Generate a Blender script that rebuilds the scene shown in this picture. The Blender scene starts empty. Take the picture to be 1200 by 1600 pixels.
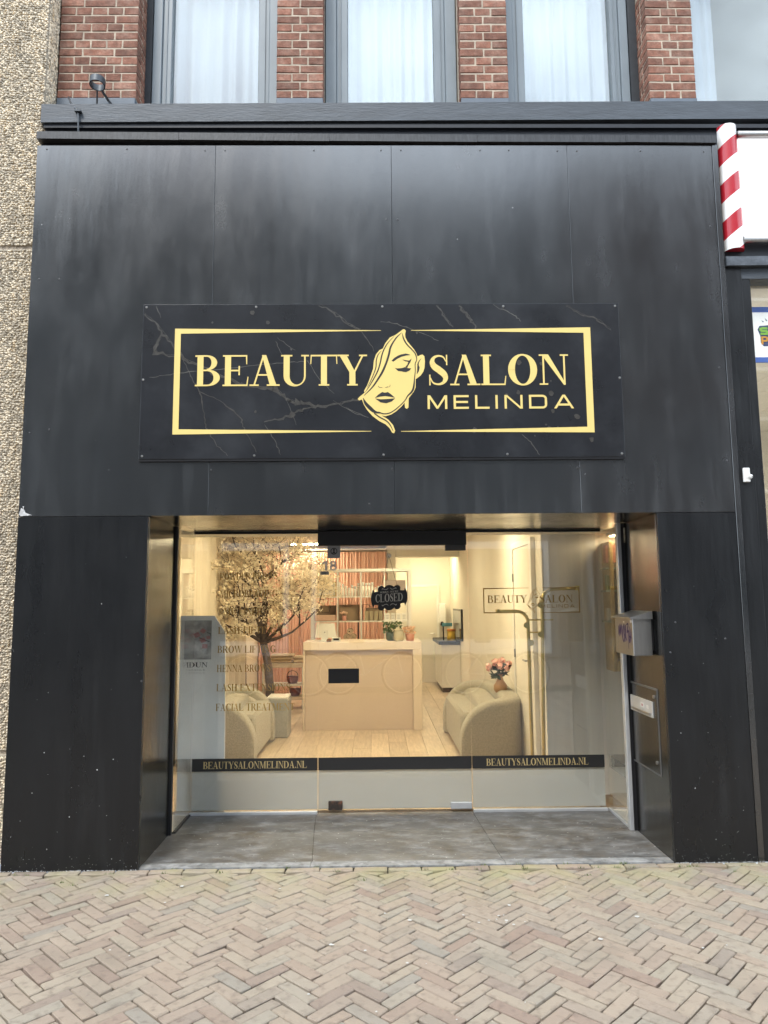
import bpy, bmesh, math, random
from mathutils import Vector, Matrix
import numpy as np
random.seed(7); rng = np.random.default_rng(7)
R = math.radians
S = bpy.context.scene
COL = S.collection

# ------------------------------------------------------------------ camera
cd = bpy.data.cameras.new('camera'); cam = bpy.data.objects.new('camera', cd); COL.objects.link(cam)
F = Vector((0.01320524, 0.99281627, 0.11891792)); R2 = Vector((0.99989024, -0.01231223, -0.00824101)); U2 = Vector((0.00671766, -0.11901369, 0.99286989))
C0 = Vector((0, -4.51998, 1.55))
m = Matrix((R2, U2, -F)).transposed().to_4x4(); m.translation = C0; cam.matrix_world = m
cd.sensor_fit = 'VERTICAL'; cd.sensor_height = 36; cd.lens = 1148.9 / 1600 * 36; cd.clip_end = 500; cd.clip_start = 0.02
S.camera = cam
# ------------------------------------------------------------------ sky, sun, exposure
SUN_EL, SUN_AZ = R(52), R(205)
w = bpy.data.worlds.new('World'); S.world = w; w.use_nodes = True
nt = w.node_tree; nt.nodes.clear()
out = nt.nodes.new('ShaderNodeOutputWorld'); bg = nt.nodes.new('ShaderNodeBackground')
sky = nt.nodes.new('ShaderNodeTexSky'); sky.sky_type = 'NISHITA'; sky.sun_disc = False
sky.sun_elevation = SUN_EL; sky.sun_rotation = SUN_AZ; sky.air_density = 1.0; sky.dust_density = 2.0
tc = nt.nodes.new('ShaderNodeTexCoord'); cn = nt.nodes.new('ShaderNodeTexNoise'); cn.inputs['Scale'].default_value = 2.2; cn.inputs['Detail'].default_value = 6
cn.inputs['Roughness'].default_value = .55
cr = nt.nodes.new('ShaderNodeMapRange'); cr.inputs[1].default_value = .36; cr.inputs[2].default_value = .62
mx = nt.nodes.new('ShaderNodeMix'); mx.data_type = 'RGBA'; mx.inputs[7].default_value = (20.5, 23.2, 26.2, 1)
L = nt.links.new
L(tc.outputs['Generated'], cn.inputs['Vector']); L(cn.outputs['Fac'], cr.inputs[0]); L(cr.outputs[0], mx.inputs[0]); L(sky.outputs[0], mx.inputs[6])
L(mx.outputs[2], bg.inputs[0]); L(bg.outputs[0], out.inputs[0]); bg.inputs[1].default_value = 0.1
sl = bpy.data.lights.new('sun', 'SUN'); sl.energy = 1.2; sl.angle = R(14); sl.color = (1, .95, .87)
so = bpy.data.objects.new('sun', sl); COL.objects.link(so); so.location = (0, -10, 20)
sd = Vector((math.sin(SUN_AZ) * math.cos(SUN_EL), math.cos(SUN_AZ) * math.cos(SUN_EL), math.sin(SUN_EL)))
so.rotation_euler = sd.to_track_quat('Z', 'Y').to_euler()
S.view_settings.view_transform = 'Standard'; S.view_settings.look = 'None'; S.view_settings.gamma = 1; S.view_settings.use_curve_mapping = False
S.view_settings.exposure = 0.95
S.cycles.use_denoising = True; S.cycles.max_bounces = 10; S.cycles.transparent_max_bounces = 16
S.cycles.glossy_bounces = 5; S.cycles.diffuse_bounces = 5; S.cycles.sample_clamp_indirect = 6; S.cycles.caustics_reflective = False; S.cycles.caustics_refractive = False

# ------------------------------------------------------------------ materials
def M(name, col, rough=.5, metal=0, var=0, vs=6, bump=0, bs=60, spec=.5, stretch=(1, 1, 1), rnd=0, emit=None, es=0, trans=0, sheen=0, var2=None, alpha=1, island=False):
    """principled material; var = noise variation of the base colour, rnd = variation from object to object, var2 = (second colour, scale, low, high)"""
    mt = bpy.data.materials.new(name); mt.use_nodes = True; n = mt.node_tree.nodes; l = mt.node_tree.links.new
    b = n['Principled BSDF']; b.inputs['Base Color'].default_value = (*col, 1); b.inputs['Roughness'].default_value = rough
    b.inputs['Metallic'].default_value = metal; b.inputs['Specular IOR Level'].default_value = spec
    if sheen: b.inputs['Sheen Weight'].default_value = sheen; b.inputs['Sheen Roughness'].default_value = .4
    if emit: b.inputs['Emission Color'].default_value = (*emit, 1); b.inputs['Emission Strength'].default_value = es
    g = n.new('ShaderNodeNewGeometry'); mp = n.new('ShaderNodeMapping'); mp.inputs['Scale'].default_value = stretch
    l(g.outputs['Position'], mp.inputs['Vector'])
    last = None
    def mix(a, bcol, fac):
        x = n.new('ShaderNodeMix'); x.data_type = 'RGBA'
        if isinstance(a, tuple): x.inputs[6].default_value = (*a, 1)
        else: l(a, x.inputs[6])
        if isinstance(bcol, tuple): x.inputs[7].default_value = (*bcol, 1)
        else: l(bcol, x.inputs[7])
        l(fac, x.inputs[0]); return x.outputs[2]
    def noise(scale, detail=5):
        t = n.new('ShaderNodeTexNoise'); t.inputs['Scale'].default_value = scale; t.inputs['Detail'].default_value = detail; t.inputs['Roughness'].default_value = .6
        l(mp.outputs[0], t.inputs['Vector']); return t.outputs['Fac']
    def rng_(v, a, b_, c=0, d=1):
        r = n.new('ShaderNodeMapRange'); l(v, r.inputs[0])
        for i, q in enumerate((a, b_, c, d)): r.inputs[i + 1].default_value = q
        return r.outputs[0]
    cur = col
    if var2: cur = mix(cur, var2[0], rng_(noise(var2[1]), var2[2], var2[3]))
    if rnd or var:
        h = n.new('ShaderNodeHueSaturation')
        if isinstance(cur, tuple): h.inputs['Color'].default_value = (*cur, 1)
        else: l(cur, h.inputs['Color'])
        val = None
        if var: val = rng_(noise(vs), .3, .7, 1 - var, 1 + var)
        if rnd:
            if island: r0 = g.outputs['Random Per Island']
            else: r0 = n.new('ShaderNodeObjectInfo').outputs['Random']
            r1 = rng_(r0, 0, 1, 1 - rnd, 1 + rnd)
            if val is not None:
                mm = n.new('ShaderNodeMath'); mm.operation = 'MULTIPLY'; l(val, mm.inputs[0]); l(r1, mm.inputs[1]); val = mm.outputs[0]
            else: val = r1
        l(val, h.inputs['Value']); cur = h.outputs[0]
    if not isinstance(cur, tuple): l(cur, b.inputs['Base Color'])
    if bump:
        bn = n.new('ShaderNodeBump'); bn.inputs['Strength'].default_value = bump; bn.inputs['Distance'].default_value = .01
        l(noise(bs, 6), bn.inputs['Height']); l(bn.outputs[0], b.inputs['Normal'])
    if trans:
        t = n.new('ShaderNodeBsdfTranslucent'); t.inputs['Color'].default_value = (*col, 1)
        ms = n.new('ShaderNodeMixShader'); ms.inputs[0].default_value = trans; l(b.outputs[0], ms.inputs[1]); l(t.outputs[0], ms.inputs[2])
        l(ms.outputs[0], n['Material Output'].inputs['Surface'])
    if alpha < 1: b.inputs['Alpha'].default_value = alpha
    return mt

def glass(name, tint=(.97, .98, .97), f0=.058, gl=1.0):
    mt = bpy.data.materials.new(name); mt.use_nodes = True; n = mt.node_tree.nodes; l = mt.node_tree.links.new
    n.remove(n['Principled BSDF'])
    lw = n.new('ShaderNodeLayerWeight'); lw.inputs['Blend'].default_value = .5
    p = n.new('ShaderNodeMath'); p.operation = 'POWER'; p.inputs[1].default_value = 5; l(lw.outputs['Facing'], p.inputs[0])
    ma = n.new('ShaderNodeMath'); ma.operation = 'MULTIPLY_ADD'; ma.inputs[1].default_value = 1 - f0; ma.inputs[2].default_value = f0; l(p.outputs[0], ma.inputs[0])
    t = n.new('ShaderNodeBsdfTransparent'); t.inputs[0].default_value = (*tint, 1)
    g = n.new('ShaderNodeBsdfGlossy'); g.inputs['Roughness'].default_value = 0; g.inputs[0].default_value = (gl, gl, gl, 1)
    ms = n.new('ShaderNodeMixShader'); l(ma.outputs[0], ms.inputs[0]); l(t.outputs[0], ms.inputs[1]); l(g.outputs[0], ms.inputs[2])
    l(ms.outputs[0], n['Material Output'].inputs['Surface']); return mt

def panel_mat(name, dust=.5, rough=.3, base=(.021, .022, .024), spec=.5):
    """black painted sheet: rain-washed dust in vertical streaks and cloudy patches, roller texture"""
    mt = M(name, base, rough, spec=spec); n = mt.node_tree.nodes; l = mt.node_tree.links.new; b = n['Principled BSDF']
    g = n.new('ShaderNodeNewGeometry')
    def nz(scale, st, d=6):
        mp = n.new('ShaderNodeMapping'); mp.inputs['Scale'].default_value = st; l(g.outputs['Position'], mp.inputs[0])
        t = n.new('ShaderNodeTexNoise'); t.inputs['Scale'].default_value = scale; t.inputs['Detail'].default_value = d; t.inputs['Roughness'].default_value = .6; l(mp.outputs[0], t.inputs['Vector']); return t.outputs['Fac']
    def mr(v, a, b_, c=0, d=1):
        r = n.new('ShaderNodeMapRange'); l(v, r.inputs[0])
        for i, q in enumerate((a, b_, c, d)): r.inputs[i + 1].default_value = q
        return r.outputs[0]
    def mul(a, c):
        x = n.new('ShaderNodeMath'); x.operation = 'MULTIPLY'; l(a, x.inputs[0]); l(c, x.inputs[1]); return x.outputs[0]
    def add(a, c):
        x = n.new('ShaderNodeMath'); x.operation = 'ADD'; x.use_clamp = True; l(a, x.inputs[0]); l(c, x.inputs[1]); return x.outputs[0]
    streak = mr(nz(5, (2.2, 1, .22)), .44, .72); cloud = mr(nz(1.6, (1, 1, .8)), .42, .68); grain = mr(nz(170, (1, 1, .7), 2), .3, .7, .75, 1)
    spots = mr(nz(14, (1, 1, .45)), .4, .9, 0, .2)
    f = mul(add(mul(streak, cloud), mul(spots, cloud)), grain)
    fd = n.new('ShaderNodeMath'); fd.operation = 'MULTIPLY'; fd.inputs[1].default_value = dust; l(f, fd.inputs[0])
    x = n.new('ShaderNodeMix'); x.data_type = 'RGBA'; x.inputs[6].default_value = (*base, 1); x.inputs[7].default_value = (.19, .2, .21, 1); l(fd.outputs[0], x.inputs[0]); l(x.outputs[2], b.inputs['Base Color'])
    l(mr(nz(2.5, (1.5, 1, .6)), .3, .7, rough - .07, rough + .1), b.inputs['Roughness'])
    bp = n.new('ShaderNodeBump'); bp.inputs['Strength'].default_value = .12; bp.inputs['Distance'].default_value = .004; l(nz(120, (1, 1, 1.4), 3), bp.inputs['Height'])
    bp2 = n.new('ShaderNodeBump'); bp2.inputs['Strength'].default_value = .3; bp2.inputs['Distance'].default_value = .014; l(nz(3.2, (2.2, 1, .3), 3), bp2.inputs['Height']); l(bp.outputs[0], bp2.inputs['Normal'])
    l(bp2.outputs[0], b.inputs['Normal'])
    return mt

m_panel = panel_mat('black_panel', .22, .2, (.007, .0078, .0086), .9)
for q_ in ('black_panel',):
    b_ = bpy.data.materials[q_].node_tree.nodes['Principled BSDF']; b_.inputs['Coat Weight'].default_value = 1; b_.inputs['Coat Roughness'].default_value = .15; b_.inputs['Coat IOR'].default_value = 1.62
m_pil = panel_mat('black_pilaster', .05, .3, (.007, .0075, .0085), .45)
m_gloss = panel_mat('black_gloss_panel', .03, .15, (.009, .009, .009), 1.0)
m_black = M('black_metal', (.012, .012, .014), .4)
m_blackw = M('weathered_black_flashing', (.03, .031, .034), .38, var=.5, vs=25, stretch=(3, 1, .5), bump=.15, bs=40)
m_ledge = M('grey_blue_paint', (.055, .065, .078), .5, var=.25, vs=9, stretch=(.5, 1, 3), bump=.25, bs=40)
m_ledged = M('dark_fascia_board', (.014, .016, .022), .5, var=.2)
m_frame = M('grey_window_paint', (.2, .235, .26), .42, var=.08, vs=10, stretch=(1, 1, .3))
m_framed = M('dark_window_board', (.018, .022, .027), .5, var=.3, vs=20)
m_plinth = M('plinth_paint', (.12, .145, .175), .55, var=.1, bump=.1)
m_brick = M('red_brick', (.215, .093, .06), .85, var=.3, vs=30, rnd=.3, bump=.5, bs=90, var2=((.31, .185, .135), 14, .45, .75))
m_mortar = M('lime_mortar', (.46, .385, .3), .9, var=.25, vs=12, bump=.4, bs=120)
m_wallfar = M('plain_brickwork', (.19, .075, .055), .9, var=.3, vs=9)
m_gold = M('gold_print', (.76, .58, .2), .42, var=.03, vs=4)
m_goldglass = M('gold_vinyl', (.37, .25, .08), .5)
m_blk = M('black_print', (.02, .02, .021), .4)
m_sign = M('marble_board', (.015, .016, .019), .26, var=.3, vs=3, var2=((.034, .036, .04), 1.6, .5, .72))
#M('marble_vein', (.085, .072, .055), .35, var=.5, vs=40)
#M('pale_marble_vein', (.13, .13, .125), .35, var=.5, vs=30)
m_steel = M('brushed_steel', (.36, .355, .345), .4, 1, var=.08, vs=50, stretch=(1, 1, .1))
m_steelw = M('pale_steel', (.62, .63, .64), .45, .6, var=.08)
m_scuff = M('scuff', (.5, .5, .5), .7, var=.3, vs=60)
m_glass = glass('window_glass'); m_glassu = glass('upper_window_glass', (.86, .9, .9), .1)
m_film = M('frosted_film', (.72, .7, .66), .6, trans=.4, var=.03, vs=3)
m_white = M('white_lacquer', (.78, .77, .74), .35, var=.02)
m_cream = M('cream_wall_paint', (.76, .72, .64), .8, var=.03, vs=2)
m_greyw = M('pale_wall_paint', (.8, .76, .69), .7, var=.05, vs=5, stretch=(3, 3, .15))
m_sheer = M('sheer_curtain', (.88, .88, .96), .9, trans=.3, var=.05, vs=6, stretch=(3, 1, .12))
m_pink = M('pink_curtain', (.92, .58, .48), .9, var=.05, vs=7, stretch=(6, 1, .1), trans=.15)
m_stone = M('bluestone', (.1, .099, .096), .5, var=.35, vs=16, bump=.15, bs=60, var2=((.24, .245, .25), 3.2, .5, .85), rnd=.12)
m_moss = M('joint_sand', (.06, .05, .035), .95, var=.4, vs=14, var2=((.045, .06, .02), 5, .5, .7))
m_plank = M('oak_plank', (.55, .44, .33), .42, var=.16, vs=6, stretch=(7, .6, 1), rnd=.12, bump=.05, bs=40)
m_boucle = M('boucle_fabric', (.36, .33, .265), .95, var=.14, vs=60, bump=.7, bs=130, sheen=.3)
m_counter = M('counter_lacquer', (.68, .58, .47), .4, var=.02)
m_trunk = M('dark_bark', (.09, .06, .042), .9, var=.4, vs=30, bump=.5)
m_bloss = M('cream_blossom', (.95, .865, .71), .8, trans=.4, rnd=.14, island=True)
m_brass = M('brass_tube', (.62, .52, .24), .28, 1)
m_plastw = M('white_plastic', (.75, .75, .73), .4)
m_lamp = M('lamp_panel', (.9, .9, .9), .5, emit=(1, .835, .52), es=43)
m_lamp2 = M('small_lamp_panel', (.9, .9, .9), .5, emit=(1, .8, .47), es=13)
m_wood = M('dark_wood', (.05, .03, .022), .5, var=.3, vs=10)
m_roof = M('roof_felt', (.06, .06, .06), .9)

def stone_mat():
    mt = M('worn_bluestone', (.07, .069, .067), .45, rnd=.15); n = mt.node_tree.nodes; l = mt.node_tree.links.new; b = n['Principled BSDF']
    g = n.new('ShaderNodeNewGeometry')
    def nz(s_, st=(1, 1, 1), d=8):
        mp = n.new('ShaderNodeMapping'); mp.inputs['Scale'].default_value = st; l(g.outputs['Position'], mp.inputs[0])
        t = n.new('ShaderNodeTexNoise'); t.inputs['Scale'].default_value = s_; t.inputs['Detail'].default_value = d; t.inputs['Roughness'].default_value = .68; l(mp.outputs[0], t.inputs['Vector']); return t.outputs['Fac']
    def mr(v, a, b_, c=0, d=1):
        r = n.new('ShaderNodeMapRange'); l(v, r.inputs[0])
        for i, q_ in enumerate((a, b_, c, d)): r.inputs[i + 1].default_value = q_
        return r.outputs[0]
    def mix(a, c, f):
        x = n.new('ShaderNodeMix'); x.data_type = 'RGBA'
        for k, v in ((6, a), (7, c)):
            if isinstance(v, tuple): x.inputs[k].default_value = (*v, 1)
            else: l(v, x.inputs[k])
        l(f, x.inputs[0]); return x.outputs[2]
    c = mix((.06, .058, .055), (.16, .157, .152), mr(nz(6), .35, .65))
    c = mix(c, (.07, .055, .04), mr(nz(2.6), .48, .66, 0, .8))
    c = mix(c, (.36, .37, .38), mr(nz(5.5, (1, 1.8, 1), 12), .5, .78, 0, .7))
    c = mix(c, (.28, .28, .28), mr(nz(22, (.4, 3.5, 1)), .56, .68, 0, .6))
    c = mix(c, (.5, .5, .48), mr(nz(34, (1, 1, 1), 2), .7, .73, 0, .9))
    c = mix(c, (.03, .03, .03), mr(nz(40, (1, 1, 1), 3), .66, .74, 0, .6))
    l(c, b.inputs['Base Color']); l(mr(nz(12), .3, .7, .35, .6), b.inputs['Roughness'])
    bp = n.new('ShaderNodeBump'); bp.inputs['Strength'].default_value = .15; bp.inputs['Distance'].default_value = .005; l(nz(70), bp.inputs['Height']); l(bp.outputs[0], b.inputs['Normal']); return mt
m_stone = stone_mat()
def brick_mat(name, island):
    mt = M(name, (.3, .22, .17), .85, bump=.45, bs=110); n = mt.node_tree.nodes; l = mt.node_tree.links.new; b = n['Principled BSDF']
    g = n.new('ShaderNodeNewGeometry')
    r0 = g.outputs['Random Per Island'] if island else n.new('ShaderNodeObjectInfo').outputs['Random']
    cr = n.new('ShaderNodeValToRGB'); cr.color_ramp.interpolation = 'LINEAR'; e = cr.color_ramp.elements
    cols = [(0, (0.322, 0.254, 0.193)), (0.2, (0.331, 0.277, 0.211)), (0.4, (0.310, 0.241, 0.186)), (0.55, (0.309, 0.271, 0.214)), (0.7, (0.336, 0.268, 0.204)), (0.82, (0.260, 0.191, 0.149)), (0.88, (0.271, 0.243, 0.200)), (0.94, (0.322, 0.250, 0.190)), (1, (0.309, 0.267, 0.204))]
    e[0].position = 0; e[0].color = (*cols[0][1], 1); e[1].position = 1; e[1].color = (*cols[-1][1], 1)
    for p, c in cols[1:-1]:
        q = e.new(p); q.color = (*c, 1)
    l(r0, cr.inputs[0])
    def nz(s, d=6):
        t = n.new('ShaderNodeTexNoise'); t.inputs['Scale'].default_value = s; t.inputs['Detail'].default_value = d; l(g.outputs['Position'], t.inputs['Vector']); return t.outputs['Fac']
    def mr(v, a, b_, c=0, d=1):
        r = n.new('ShaderNodeMapRange'); l(v, r.inputs[0])
        for i, q in enumerate((a, b_, c, d)): r.inputs[i + 1].default_value = q
        return r.outputs[0]
    def mix(a, c, f, mode='MIX'):
        x = n.new('ShaderNodeMix'); x.data_type = 'RGBA'; x.blend_type = mode
        if isinstance(a, tuple): x.inputs[6].default_value = (*a, 1)
        else: l(a, x.inputs[6])
        if isinstance(c, tuple): x.inputs[7].default_value = (*c, 1)
        else: l(c, x.inputs[7])
        l(f, x.inputs[0]); return x.outputs[2]
    c = mix(cr.outputs[0], (.15, .11, .085), mr(nz(24), .52, .74, 0, .62))
    c = mix(c, (.14, .125, .1), mr(nz(2.3), .5, .75, 0, .4))
    c = mix(c, (.38, .33, .27), mr(nz(60), .6, .8, 0, .3))
    # green algae growing near the shop front, where the pavement stays damp
    sx = n.new('ShaderNodeSeparateXYZ'); l(g.outputs['Position'], sx.inputs[0])
    near = mr(sx.outputs['Y'], -.6, -.08, 0, .75); mm = n.new('ShaderNodeMath'); mm.operation = 'MULTIPLY'; l(near, mm.inputs[0]); l(mr(nz(4), .4, .68, 0, .75), mm.inputs[1])
    c = mix(c, (.3, .29, .12), mm.outputs[0])
    c = mix(c, (.62, .6, .56), mr(nz(9, 8), .76, .79, 0, .6))
    l(c, b.inputs['Base Color']); return mt
m_pave = brick_mat('paving_clay', False); m_pave2 = brick_mat('paving_clay_joined', True)

# ------------------------------------------------------------------ mesh builder
ORG = {}
class MB:
    def __init__(s): s.v = []; s.f = []; s.m = []
    def add(s, vs, fs, mi=0):
        o = len(s.v); s.v += [tuple(q) for q in vs]; s.f += [tuple(i + o for i in f) for f in fs]; s.m += [mi] * len(fs); return s
    def box(s, x0, x1, y0, y1, z0, z1, mi=0):
        return s.add([(x0, y0, z0), (x1, y0, z0), (x1, y1, z0), (x0, y1, z0), (x0, y0, z1), (x1, y0, z1), (x1, y1, z1), (x0, y1, z1)],
                     [(0, 3, 2, 1), (4, 5, 6, 7), (0, 1, 5, 4), (1, 2, 6, 5), (2, 3, 7, 6), (3, 0, 4, 7)], mi)
    def sbox(s, x0, x1, y0, y1, zl0, zl1, zr0, zr1, mi=0):
        s.box(x0, x1, y0, y1, 0, 1, mi); zz = [zl0, zr0, zr0, zl0, zl1, zr1, zr1, zl1]
        for k in range(8): p = s.v[-8 + k]; s.v[-8 + k] = (p[0], p[1], zz[k])
        return s
    def rbox(s, x0, x1, y0, y1, z0, z1, c=.004, mi=0, jit=0):
        """box with chamfered edges"""
        a = [(x0, x1), (y0, y1), (z0, z1)]; o = len(s.v); idx = {}
        for i in range(2):
            for j in range(2):
                for k in range(2):
                    e = (i, j, k); p = [a[q][e[q]] + (random.uniform(-jit, jit) if jit else 0) for q in range(3)]; sg = [c if e[q] == 0 else -c for q in range(3)]
                    for ax in range(3):
                        pp = [p[q] + (0 if q == ax else sg[q]) for q in range(3)]
                        idx[(i, j, k, ax)] = len(s.v); s.v.append(tuple(pp))
        def q(*ids): s.f.append(tuple(idx[t] for t in ids)); s.m.append(mi)
        q((0,0,0,0),(0,0,1,0),(0,1,1,0),(0,1,0,0)); q((1,0,0,0),(1,1,0,0),(1,1,1,0),(1,0,1,0))
        q((0,0,0,1),(1,0,0,1),(1,0,1,1),(0,0,1,1)); q((0,1,0,1),(0,1,1,1),(1,1,1,1),(1,1,0,1))
        q((0,0,0,2),(0,1,0,2),(1,1,0,2),(1,0,0,2)); q((0,0,1,2),(1,0,1,2),(1,1,1,2),(0,1,1,2))
        for i in range(2):
            for j in range(2):
                q((i,j,0,0),(i,j,1,0),(i,j,1,1),(i,j,0,1)) if (i+j)%2==0 else q((i,j,0,1),(i,j,1,1),(i,j,1,0),(i,j,0,0))
                q((i,0,j,0),(i,0,j,2),(i,1,j,2),(i,1,j,0)) if (i+j)%2==0 else q((i,1,j,0),(i,1,j,2),(i,0,j,2),(i,0,j,0))
                q((0,i,j,1),(1,i,j,1),(1,i,j,2),(0,i,j,2)) if (i+j)%2==0 else q((0,i,j,2),(1,i,j,2),(1,i,j,1),(0,i,j,1))
        for i in range(2):
            for j in range(2):
                for k in range(2):
                    t = [(i,j,k,0),(i,j,k,1),(i,j,k,2)]
                    if (i+j+k) % 2: t.reverse()
                    q(*t)
        return s
    def tube(s, pts, r, n=8, mi=0, cap=True):
        pts = [Vector(p) for p in pts]; rs = r if isinstance(r, (list, tuple)) else [r] * len(pts); o = len(s.v)
        up = Vector((0, 0, 1)); prev = None
        for i, p in enumerate(pts):
            t = (pts[min(i + 1, len(pts) - 1)] - pts[max(i - 1, 0)]).normalized()
            if prev is None:
                a = t.cross(up)
                if a.length < .05: a = t.cross(Vector((1, 0, 0)))
            else: a = prev - t * prev.dot(t)
            a.normalize(); prev = a; b = t.cross(a)
            for k in range(n):
                an = 2 * math.pi * k / n; s.v.append(tuple(p + (a * math.cos(an) + b * math.sin(an)) * rs[i]))
        for i in range(len(pts) - 1):
            for k in range(n):
                s.f.append((o + i * n + k, o + i * n + (k + 1) % n, o + (i + 1) * n + (k + 1) % n, o + (i + 1) * n + k)); s.m.append(mi)
        if cap:
            s.f.append(tuple(o + k for k in range(n - 1, -1, -1))); s.f.append(tuple(o + (len(pts) - 1) * n + k for k in range(n))); s.m += [mi, mi]
        return s
    def lathe(s, prof, c, n=20, mi=0):
        o = len(s.v)
        for r, z in prof:
            for k in range(n):
                a = 2 * math.pi * k / n; s.v.append((c[0] + r * math.cos(a), c[1] + r * math.sin(a), c[2] + z))
        for i in range(len(prof) - 1):
            for k in range(n):
                s.f.append((o + i * n + k, o + i * n + (k + 1) % n, o + (i + 1) * n + (k + 1) % n, o + (i + 1) * n + k)); s.m.append(mi)
        s.f.append(tuple(o + k for k in range(n - 1, -1, -1))); s.f.append(tuple(o + (len(prof) - 1) * n + k for k in range(n))); s.m += [mi, mi]
        return s
    def flat(s, poly, y, mi=0):
        """polygon in the XZ plane facing the street"""
        ar = sum(poly[i][0] * poly[(i + 1) % len(poly)][1] - poly[(i + 1) % len(poly)][0] * poly[i][1] for i in range(len(poly)))
        if ar < 0: poly = poly[::-1]
        return s.add([(x, y, z) for x, z in poly], [tuple(range(len(poly)))], mi)
    def prism(s, poly, y0, y1, mi=0):
        ar = sum(poly[i][0] * poly[(i + 1) % len(poly)][1] - poly[(i + 1) % len(poly)][0] * poly[i][1] for i in range(len(poly)))
        if ar < 0: poly = poly[::-1]
        n = len(poly); return s.add([(x, y0, z) for x, z in poly] + [(x, y1, z) for x, z in poly],
            [tuple(range(n)), tuple(range(2 * n - 1, n - 1, -1))] + [(i, i + n, (i + 1) % n + n, (i + 1) % n) for i in range(n)], mi)
    def build(s, name, mat, parent=None, smooth=False, kind=None, label=None, cat=None, group=None, loc=None, auto=None):
        me = bpy.data.meshes.new(name)
        org = Vector((0, 0, 0))
        if parent is not None: org = ORG[parent.name]
        elif loc is not None: org = Vector(loc)
        a = np.array(s.v, dtype=np.float64) - np.array(org)
        me.from_pydata(a.tolist(), [], s.f)
        mats = mat if isinstance(mat, (list, tuple)) else [mat]
        for q in mats: me.materials.append(q)
        if len(mats) > 1: me.polygons.foreach_set('material_index', s.m)
        if smooth: me.polygons.foreach_set('use_smooth', [True] * len(s.f))
        me.update()
        if auto and hasattr(me, 'set_sharp_from_angle'):
            me.polygons.foreach_set('use_smooth', [True] * len(s.f)); me.set_sharp_from_angle(angle=R(auto))
        ob = bpy.data.objects.new(name, me); COL.objects.link(ob)
        if parent is not None: ob.parent = parent
        else: ob.location = org
        ORG[ob.name] = org.copy()
        for k, val in (('kind', kind), ('label', label), ('category', cat), ('group', group)):
            if val: ob[k] = val
        return ob
def thing(name, label, cat, loc=(0, 0, 0), group=None):
    o = bpy.data.objects.new(name, None); COL.objects.link(o); o.location = loc; o['label'] = label; o['category'] = cat; o.empty_display_size = .1
    if group: o['group'] = group
    ORG[o.name] = Vector(loc); return o
def struct(mb, name, mat, **k): return mb.build(name, mat, kind='structure', **k)
def inst(name, me, parent, loc, rot=(0, 0, 0)):
    o = bpy.data.objects.new(name, me); COL.objects.link(o); o.parent = parent; o.location = Vector(loc) - ORG[parent.name]; o.rotation_euler = rot; return o

# ------------------------------------------------------------------ lettering (built from own outlines)
def cat(pts, n=6):
    """smooth curve through points"""
    P = [np.array(p, float) for p in pts]; P = [2 * P[0] - P[1]] + P + [2 * P[-1] - P[-2]]; o = []
    for i in range(1, len(P) - 2):
        for k in range(n):
            t = k / n; o.append(tuple(.5 * (2 * P[i] + (P[i + 1] - P[i - 1]) * t + (2 * P[i - 1] - 5 * P[i] + 4 * P[i + 1] - P[i + 2]) * t * t + (3 * P[i] - P[i - 1] - 3 * P[i + 1] + P[i + 2]) * t ** 3)))
    o.append(tuple(P[-2])); return o
def stroke(pts, wd, smooth=True, n=6):
    """variable-width ribbon as quads"""
    if smooth and len(pts) > 2:
        q = cat([tuple(p) + (w_,) for p, w_ in zip(pts, wd)], n); pts = [(a[0], a[1]) for a in q]; wd = [max(.0005, a[2]) for a in q]
    l, r = [], []
    for i, p in enumerate(pts):
        a = pts[max(0, i - 1)]; b = pts[min(len(pts) - 1, i + 1)]; dx, dy = b[0] - a[0], b[1] - a[1]; d = math.hypot(dx, dy) or 1
        nx, ny = -dy / d, dx / d
        sc = 1.0
        if not smooth and 0 < i < len(pts) - 1:
            e0 = (p[0] - a[0], p[1] - a[1]); d0 = math.hypot(*e0) or 1; c = abs((-e0[1] / d0) * nx + (e0[0] / d0) * ny); sc = 1 / max(c, .35)
        l.append((p[0] + nx * wd[i] / 2 * sc, p[1] + ny * wd[i] / 2 * sc)); r.append((p[0] - nx * wd[i] / 2 * sc, p[1] - ny * wd[i] / 2 * sc))
    return [[l[i], l[i + 1], r[i + 1], r[i]] for i in range(len(pts) - 1)]
T, H, SE = .21, .05, .075
def rc(a, b, c, d): return [[(a, b), (c, b), (c, d), (a, d)]]
def stem(x, t=T): return rc(x, 0, x + t, 1) + rc(x - SE, 0, x + t + SE, H) + rc(x - SE, 1 - H, x + t + SE, 1)
def band(cx, cy, rx, ry, ix, iy, irx, iry, a0, a1, n=18):
    o = []
    for k in range(n):
        a, b = R(a0 + (a1 - a0) * k / n), R(a0 + (a1 - a0) * (k + 1) / n)
        o.append([(cx + rx * math.cos(a), cy + ry * math.sin(a)), (cx + rx * math.cos(b), cy + ry * math.sin(b)), (ix + irx * math.cos(b), iy + iry * math.sin(b)), (ix + irx * math.cos(a), iy + iry * math.sin(a))])
    return o
def bowl(x, cy, ry, rx, th=.2): return band(x, cy, rx, ry, x, cy, rx - th, ry - H, -90, 90, 12)
def arms(x0, x1, top=True):
    return rc(x0, 1 - H, x1, 1) + [[(x1 - .05, 1), (x1, 1), (x1, .7), (x1 - .03, .7)]] if top else rc(x0, 0, x1, H) + [[(x1 - .05, 0), (x1, 0), (x1 + .03, .3), (x1, .3)]]
def ring(cx, rx, irx): return band(cx, .5, rx, .52, cx, .5, irx, .465, 0, 360, 30)
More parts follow.
